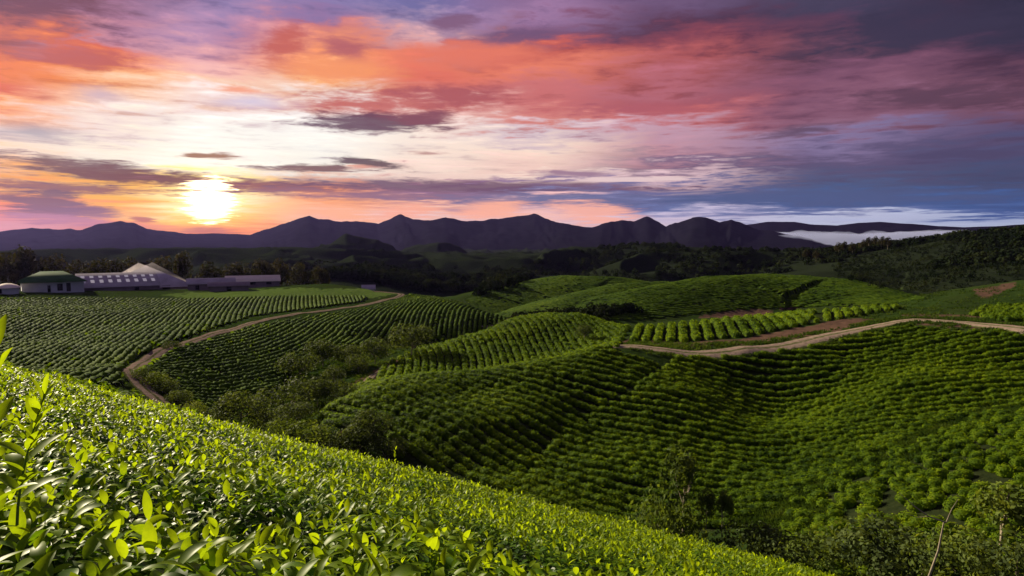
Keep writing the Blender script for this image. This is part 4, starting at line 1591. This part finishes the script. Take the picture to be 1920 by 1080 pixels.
def woods(name, spots, mat, label, seed, nleaf=70):
    """far-off woodland that reads as one mass"""
    q = np.random.default_rng(seed)
    n = len(spots)
    d = q.normal(0, 1, (n, nleaf, 3))
    d /= np.linalg.norm(d, axis=2)[:, :, None]
    d[..., 2] = np.abs(d[..., 2]) * 1.15 - .15
    S = spots[:, None, 3:4]
    P = spots[:, None, :3] + d * S * np.array((.62, .62, .8)) * q.uniform(.7, 1.1, (n, nleaf, 1)) + np.array((0, 0, .25)) * S
    Nn = d + q.normal(0, .4, d.shape)
    Nn /= np.linalg.norm(Nn, axis=2)[:, :, None]
    a = np.cross(Nn, q.normal(0, 1, Nn.shape))
    a /= np.linalg.norm(a, axis=2)[:, :, None]
    b = np.cross(Nn, a)
    L = S * .30 * q.uniform(.6, 1.3, (n, nleaf, 1))
    V = np.stack((P - a * L * .5, P + b * L * .4, P + a * L * .5, P - b * L * .4), 2).reshape(-1, 3)
    o = obj(name, mesh_np(name, V, np.arange(len(V)).reshape(-1, 4), None, mat, False))
    tag(o, label, "woods", kind='stuff')


def scatter(poly, r0, r1, n, s0, s1, seed):
    q = np.random.default_rng(seed)
    poly = np.array(poly, float)
    out = []
    a0 = az_e(poly[:, 0].min(), 480)[0]
    a1 = az_e(poly[:, 0].max(), 480)[0]
    while sum(len(o) for o in out) < n:
        m = 6000
        r = np.sqrt(q.uniform(r0 * r0, r1 * r1, m))
        a = q.uniform(a0, a1, m)
        x, y = r * np.sin(a), r * np.cos(a)
        z = ground(x, y)
        px, py = to_px(x, y, z)
        k = in_poly(px, py, poly) & (fbm(x / 60, y / 60, seed, 3) > -.12)
        out.append(np.stack((x, y, z, q.uniform(s0, s1, m)), 1)[k])
        if len(out) > 30:
            break
    return np.concatenate(out)[:n]


sp = [scatter([(930, 530), (1000, 495), (1180, 455), (1270, 455), (1400, 470), (1560, 470), (1570, 505), (1300, 525), (1100, 535)], 560, 900, 1000, 3.0, 5.5, 3),
      scatter([(1490, 480), (1560, 458), (1640, 448), (1780, 436), (2250, 405), (2250, 500), (1700, 510), (1560, 510)], 430, 830, 3000, 2.5, 5.5, 4)]
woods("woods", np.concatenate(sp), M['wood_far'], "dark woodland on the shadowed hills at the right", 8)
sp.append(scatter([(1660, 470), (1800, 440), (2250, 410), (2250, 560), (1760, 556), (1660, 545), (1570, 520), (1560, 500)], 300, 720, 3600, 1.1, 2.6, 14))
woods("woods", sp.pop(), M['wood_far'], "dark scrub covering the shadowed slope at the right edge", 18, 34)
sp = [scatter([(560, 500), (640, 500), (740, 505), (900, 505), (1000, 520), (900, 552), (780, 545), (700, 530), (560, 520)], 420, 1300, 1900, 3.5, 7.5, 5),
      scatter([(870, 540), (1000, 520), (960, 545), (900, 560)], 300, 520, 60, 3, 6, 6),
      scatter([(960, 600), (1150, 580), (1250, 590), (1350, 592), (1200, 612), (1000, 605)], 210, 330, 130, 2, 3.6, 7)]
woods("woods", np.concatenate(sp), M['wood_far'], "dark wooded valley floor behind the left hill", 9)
RIM = [(1572, 458), (1583, 457), (1598, 459), (1618, 453), (1628, 449), (1640, 447), (1652, 448), (1664, 449), (1512, 472), (1530, 474)]
for i, (px, ptop) in enumerate(RIM):
    b, r = hit(px, ptop + 20, 500)
    k = r / FPX
    tree("broadleaf_tree", 'dark', i % 3, b, 22 * k, 16 * k, "small dark tree on the skyline of the shadowed right hill, below the fog", "tree", "trees on the right hill's skyline")


# ------------------------------------------------------------------ buildings
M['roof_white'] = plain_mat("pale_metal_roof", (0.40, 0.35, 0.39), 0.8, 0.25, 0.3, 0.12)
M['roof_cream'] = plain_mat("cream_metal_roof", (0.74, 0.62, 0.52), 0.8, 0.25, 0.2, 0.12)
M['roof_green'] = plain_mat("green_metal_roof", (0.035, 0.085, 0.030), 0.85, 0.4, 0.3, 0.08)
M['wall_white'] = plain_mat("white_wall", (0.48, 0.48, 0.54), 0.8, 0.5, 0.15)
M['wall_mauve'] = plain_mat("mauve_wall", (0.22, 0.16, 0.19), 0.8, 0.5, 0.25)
M['dark_open'] = plain_mat("dark_opening", (0.012, 0.012, 0.016), 0.4, 1.0, 0.2)
M['skylight'] = plain_mat("translucent_panel", (0.58, 0.60, 0.68), 0.35, 1.0, 0.05, 0.5)


def building(name, px0, px1, rr, depth, wall_h, roof_h, wallm, roofm, label, hip=0.0, rz=0.0, base_py=None, openings=(), skylights=0, over=.6, cat="shed", ridge_y=.5, gable_end=False, lift=0.0):
    a, b = at(px0, 540, rr), at(px1, 540, rr)
    W = float(np.hypot(*(b - a)[:2]))
    c = (a + b) / 2
    zb = float(ground(np.array([c[0]]), np.array([c[1]]))[0]) + lift
    yaw = math.atan2(b[1] - a[1], b[0] - a[0]) + rz
    t = empty(name, (c[0], c[1], zb), yaw)
    m = MB()
    w2 = W / 2
    # walls as a shell with the gables closed under the roof
    m.add([(-w2, 0, -2.5), (w2, 0, -2.5), (w2, depth, -2.5), (-w2, depth, -2.5), (-w2, 0, wall_h), (w2, 0, wall_h), (w2, depth, wall_h), (-w2, depth, wall_h)],
          [(0, 1, 5, 4), (1, 2, 6, 5), (2, 3, 7, 6), (3, 0, 4, 7)])
    if not gable_end and hip == 0:
        m.add([(-w2, 0, wall_h), (-w2, depth, wall_h), (-w2, depth * ridge_y, wall_h + roof_h - .1)], (), [(0, 1, 2)])
        m.add([(w2, 0, wall_h), (w2, depth, wall_h), (w2, depth * ridge_y, wall_h + roof_h - .1)], (), [(0, 2, 1)])
    if gable_end:
        m.add([(-w2, 0, wall_h), (w2, 0, wall_h), (W * (ridge_y - .5), 0, wall_h + roof_h - .1)], (), [(0, 1, 2)])
    m.build("wall", wallm, t)
    r_ = MB()
    o = over
    th = .12
    if gable_end:                  # ridge runs away from the viewer
        rx = W * (ridge_y - .5)
        k = roof_h / (rx + w2) * o
        k2 = roof_h / (w2 - rx) * o
        V = [(-w2 - o, -o, wall_h - k), (rx, -o, wall_h + roof_h), (w2 + o, -o, wall_h - k2), (-w2 - o, depth + o, wall_h - k), (rx, depth + o, wall_h + roof_h), (w2 + o, depth + o, wall_h - k2)]
        Q = [(0, 1, 4, 3), (1, 2, 5, 4)]
    else:
        ry = depth * ridge_y
        k = roof_h / ry * o
        hx = w2 + o - hip
        V = [(-w2 - o, -o, wall_h - k), (w2 + o, -o, wall_h - k), (-hx, ry, wall_h + roof_h), (hx, ry, wall_h + roof_h), (-w2 - o, depth + o, wall_h - k), (w2 + o, depth + o, wall_h - k)]
        Q = [(0, 1, 3, 2), (2, 3, 5, 4)]
    n = len(V)
    V2 = V + [(x, y, z + th) for x, y, z in V]
    Q2 = [tuple(q[::-1]) for q in Q] + [tuple(i + n for i in q) for q in Q]
    T2 = []
    if gable_end:
        Q2 += [(0, 1, 1 + n, n), (1, 2, 2 + n, 1 + n), (0, 3, 3 + n, n), (2, 5, 5 + n, 2 + n)]
    else:
        Q2 += [(0, 1, 1 + n, n), (4, 5, 5 + n, 4 + n)]
        if hip:
            T2 += [(0 + n, 2 + n, 4 + n), (1 + n, 5 + n, 3 + n)]
        else:
            Q2 += [(0, 2, 2 + n, n), (2, 4, 4 + n, 2 + n), (1, 3, 3 + n, 1 + n), (3, 5, 5 + n, 3 + n)]
    r_.add(V2, Q2, T2)
    ro = r_.build("roof", roofm, t)
    for (fx, fw, z0, z1, nm) in openings:
        d = MB()
        d.box((fx - fw / 2) * W - w2, (fx + fw / 2) * W - w2, -.06, .1, z0, z1)
        d.build(nm, M['dark_open'], t)
    for i in range(skylights):
        fx = -w2 + W * (i + .5) / skylights
        s = MB()
        for f0, f1 in ((.28, .5), (.64, .8)):
            ry = depth * ridge_y
            y0, y1 = ry * f0, ry * f1
            z0, z1 = wall_h + roof_h * f0 + .16, wall_h + roof_h * f1 + .16
            ww = W / skylights * .22
            s.add([(fx - ww, y0, z0), (fx + ww, y0, z0), (fx + ww, y1, z1), (fx - ww, y1, z1)], [(0, 1, 2, 3)])
        s.build("skylight", M['skylight'], ro)
    tag(t, label, cat)
    return t


building("green_roofed_house", 42, 158, 284, 14, 4.0, 3.0, M['wall_white'], M['roof_green'], "white walled house under a dark green hipped roof, left of the long sheds", hip=6.5, rz=.06,
         openings=((.42, .05, .2, 2.6, "door"), (.60, .09, .6, 3.0, "window"), (.74, .07, .2, 3.2, "door")), cat="house", over=1.0)
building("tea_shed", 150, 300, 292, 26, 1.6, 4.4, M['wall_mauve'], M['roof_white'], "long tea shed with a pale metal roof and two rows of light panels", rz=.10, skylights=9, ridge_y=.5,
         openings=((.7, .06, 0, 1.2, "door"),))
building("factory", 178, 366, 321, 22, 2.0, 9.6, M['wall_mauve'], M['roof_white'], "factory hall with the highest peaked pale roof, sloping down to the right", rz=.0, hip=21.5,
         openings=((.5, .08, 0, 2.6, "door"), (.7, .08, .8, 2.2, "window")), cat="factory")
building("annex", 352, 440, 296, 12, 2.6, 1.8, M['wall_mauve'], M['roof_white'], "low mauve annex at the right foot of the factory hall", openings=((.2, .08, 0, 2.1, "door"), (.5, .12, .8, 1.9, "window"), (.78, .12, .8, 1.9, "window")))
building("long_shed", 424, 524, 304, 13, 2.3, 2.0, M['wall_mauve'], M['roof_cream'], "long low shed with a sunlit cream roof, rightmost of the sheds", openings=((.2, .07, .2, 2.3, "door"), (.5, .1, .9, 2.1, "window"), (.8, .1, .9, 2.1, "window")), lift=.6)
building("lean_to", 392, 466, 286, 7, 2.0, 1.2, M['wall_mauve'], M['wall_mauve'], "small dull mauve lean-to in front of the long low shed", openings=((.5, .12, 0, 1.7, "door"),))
building("storehouse", 680, 702, 330, 6, 3.2, 1.6, M['wall_white'], M['roof_white'], "tiny white storehouse alone near the end of the grass plateau", openings=((.5, .25, 0, 2.2, "door"),), lift=1.0)


def hut():
    rr = 280
    p = at(14, 548, rr)
    p[2] = float(ground(np.array([p[0]]), np.array([p[1]]))[0])
    t = empty("round_hut", tuple(p))
    n = 18
    w = MB()
    w.tube([(0, 0, -1.5), (0, 0, 1.9)], [3.2, 3.2], n)
    w.build("wall", M['wall_white'], t, smooth=True)
    r_ = MB()
    r_.tube([(0, 0, 1.85), (0, 0, 2.05), (0, 0, 2.7), (0, 0, 3.2), (0, 0, 3.4)], [3.7, 3.6, 2.7, 1.3, .05], n)
    r_.build("roof", M['roof_cream'], t, smooth=True)
    d = MB()
    d.box(-.5, .5, -3.28, -3.1, 0, 1.7)
    d.build("door", M['dark_open'], t)
    tag(t, "small rounded white hut at the left edge beside the green roof", "hut")


hut()


# ------------------------------------------------------------------ haze
def haze():
    m = bpy.data.materials.new("haze_air")
    m.use_nodes = True
    g = N(m.node_tree)
    v = g.new('ShaderNodeVolumePrincipled')
    v.inputs['Color'].default_value = (0.38, 0.32, 1.0, 1)
    v.inputs['Density'].default_value = 0.000014
    v.inputs['Anisotropy'].default_value = 0.55
    out = g.new('ShaderNodeOutputMaterial')
    g.put(out.inputs['Volume'], v.outputs[0])
    b = MB()
    b.box(-6600, 6600, -6600, 6600, -75, 190)
    o = b.build("haze", m)
    tag(o, "thin evening haze filling the valley air", "haze", kind='stuff')


haze()
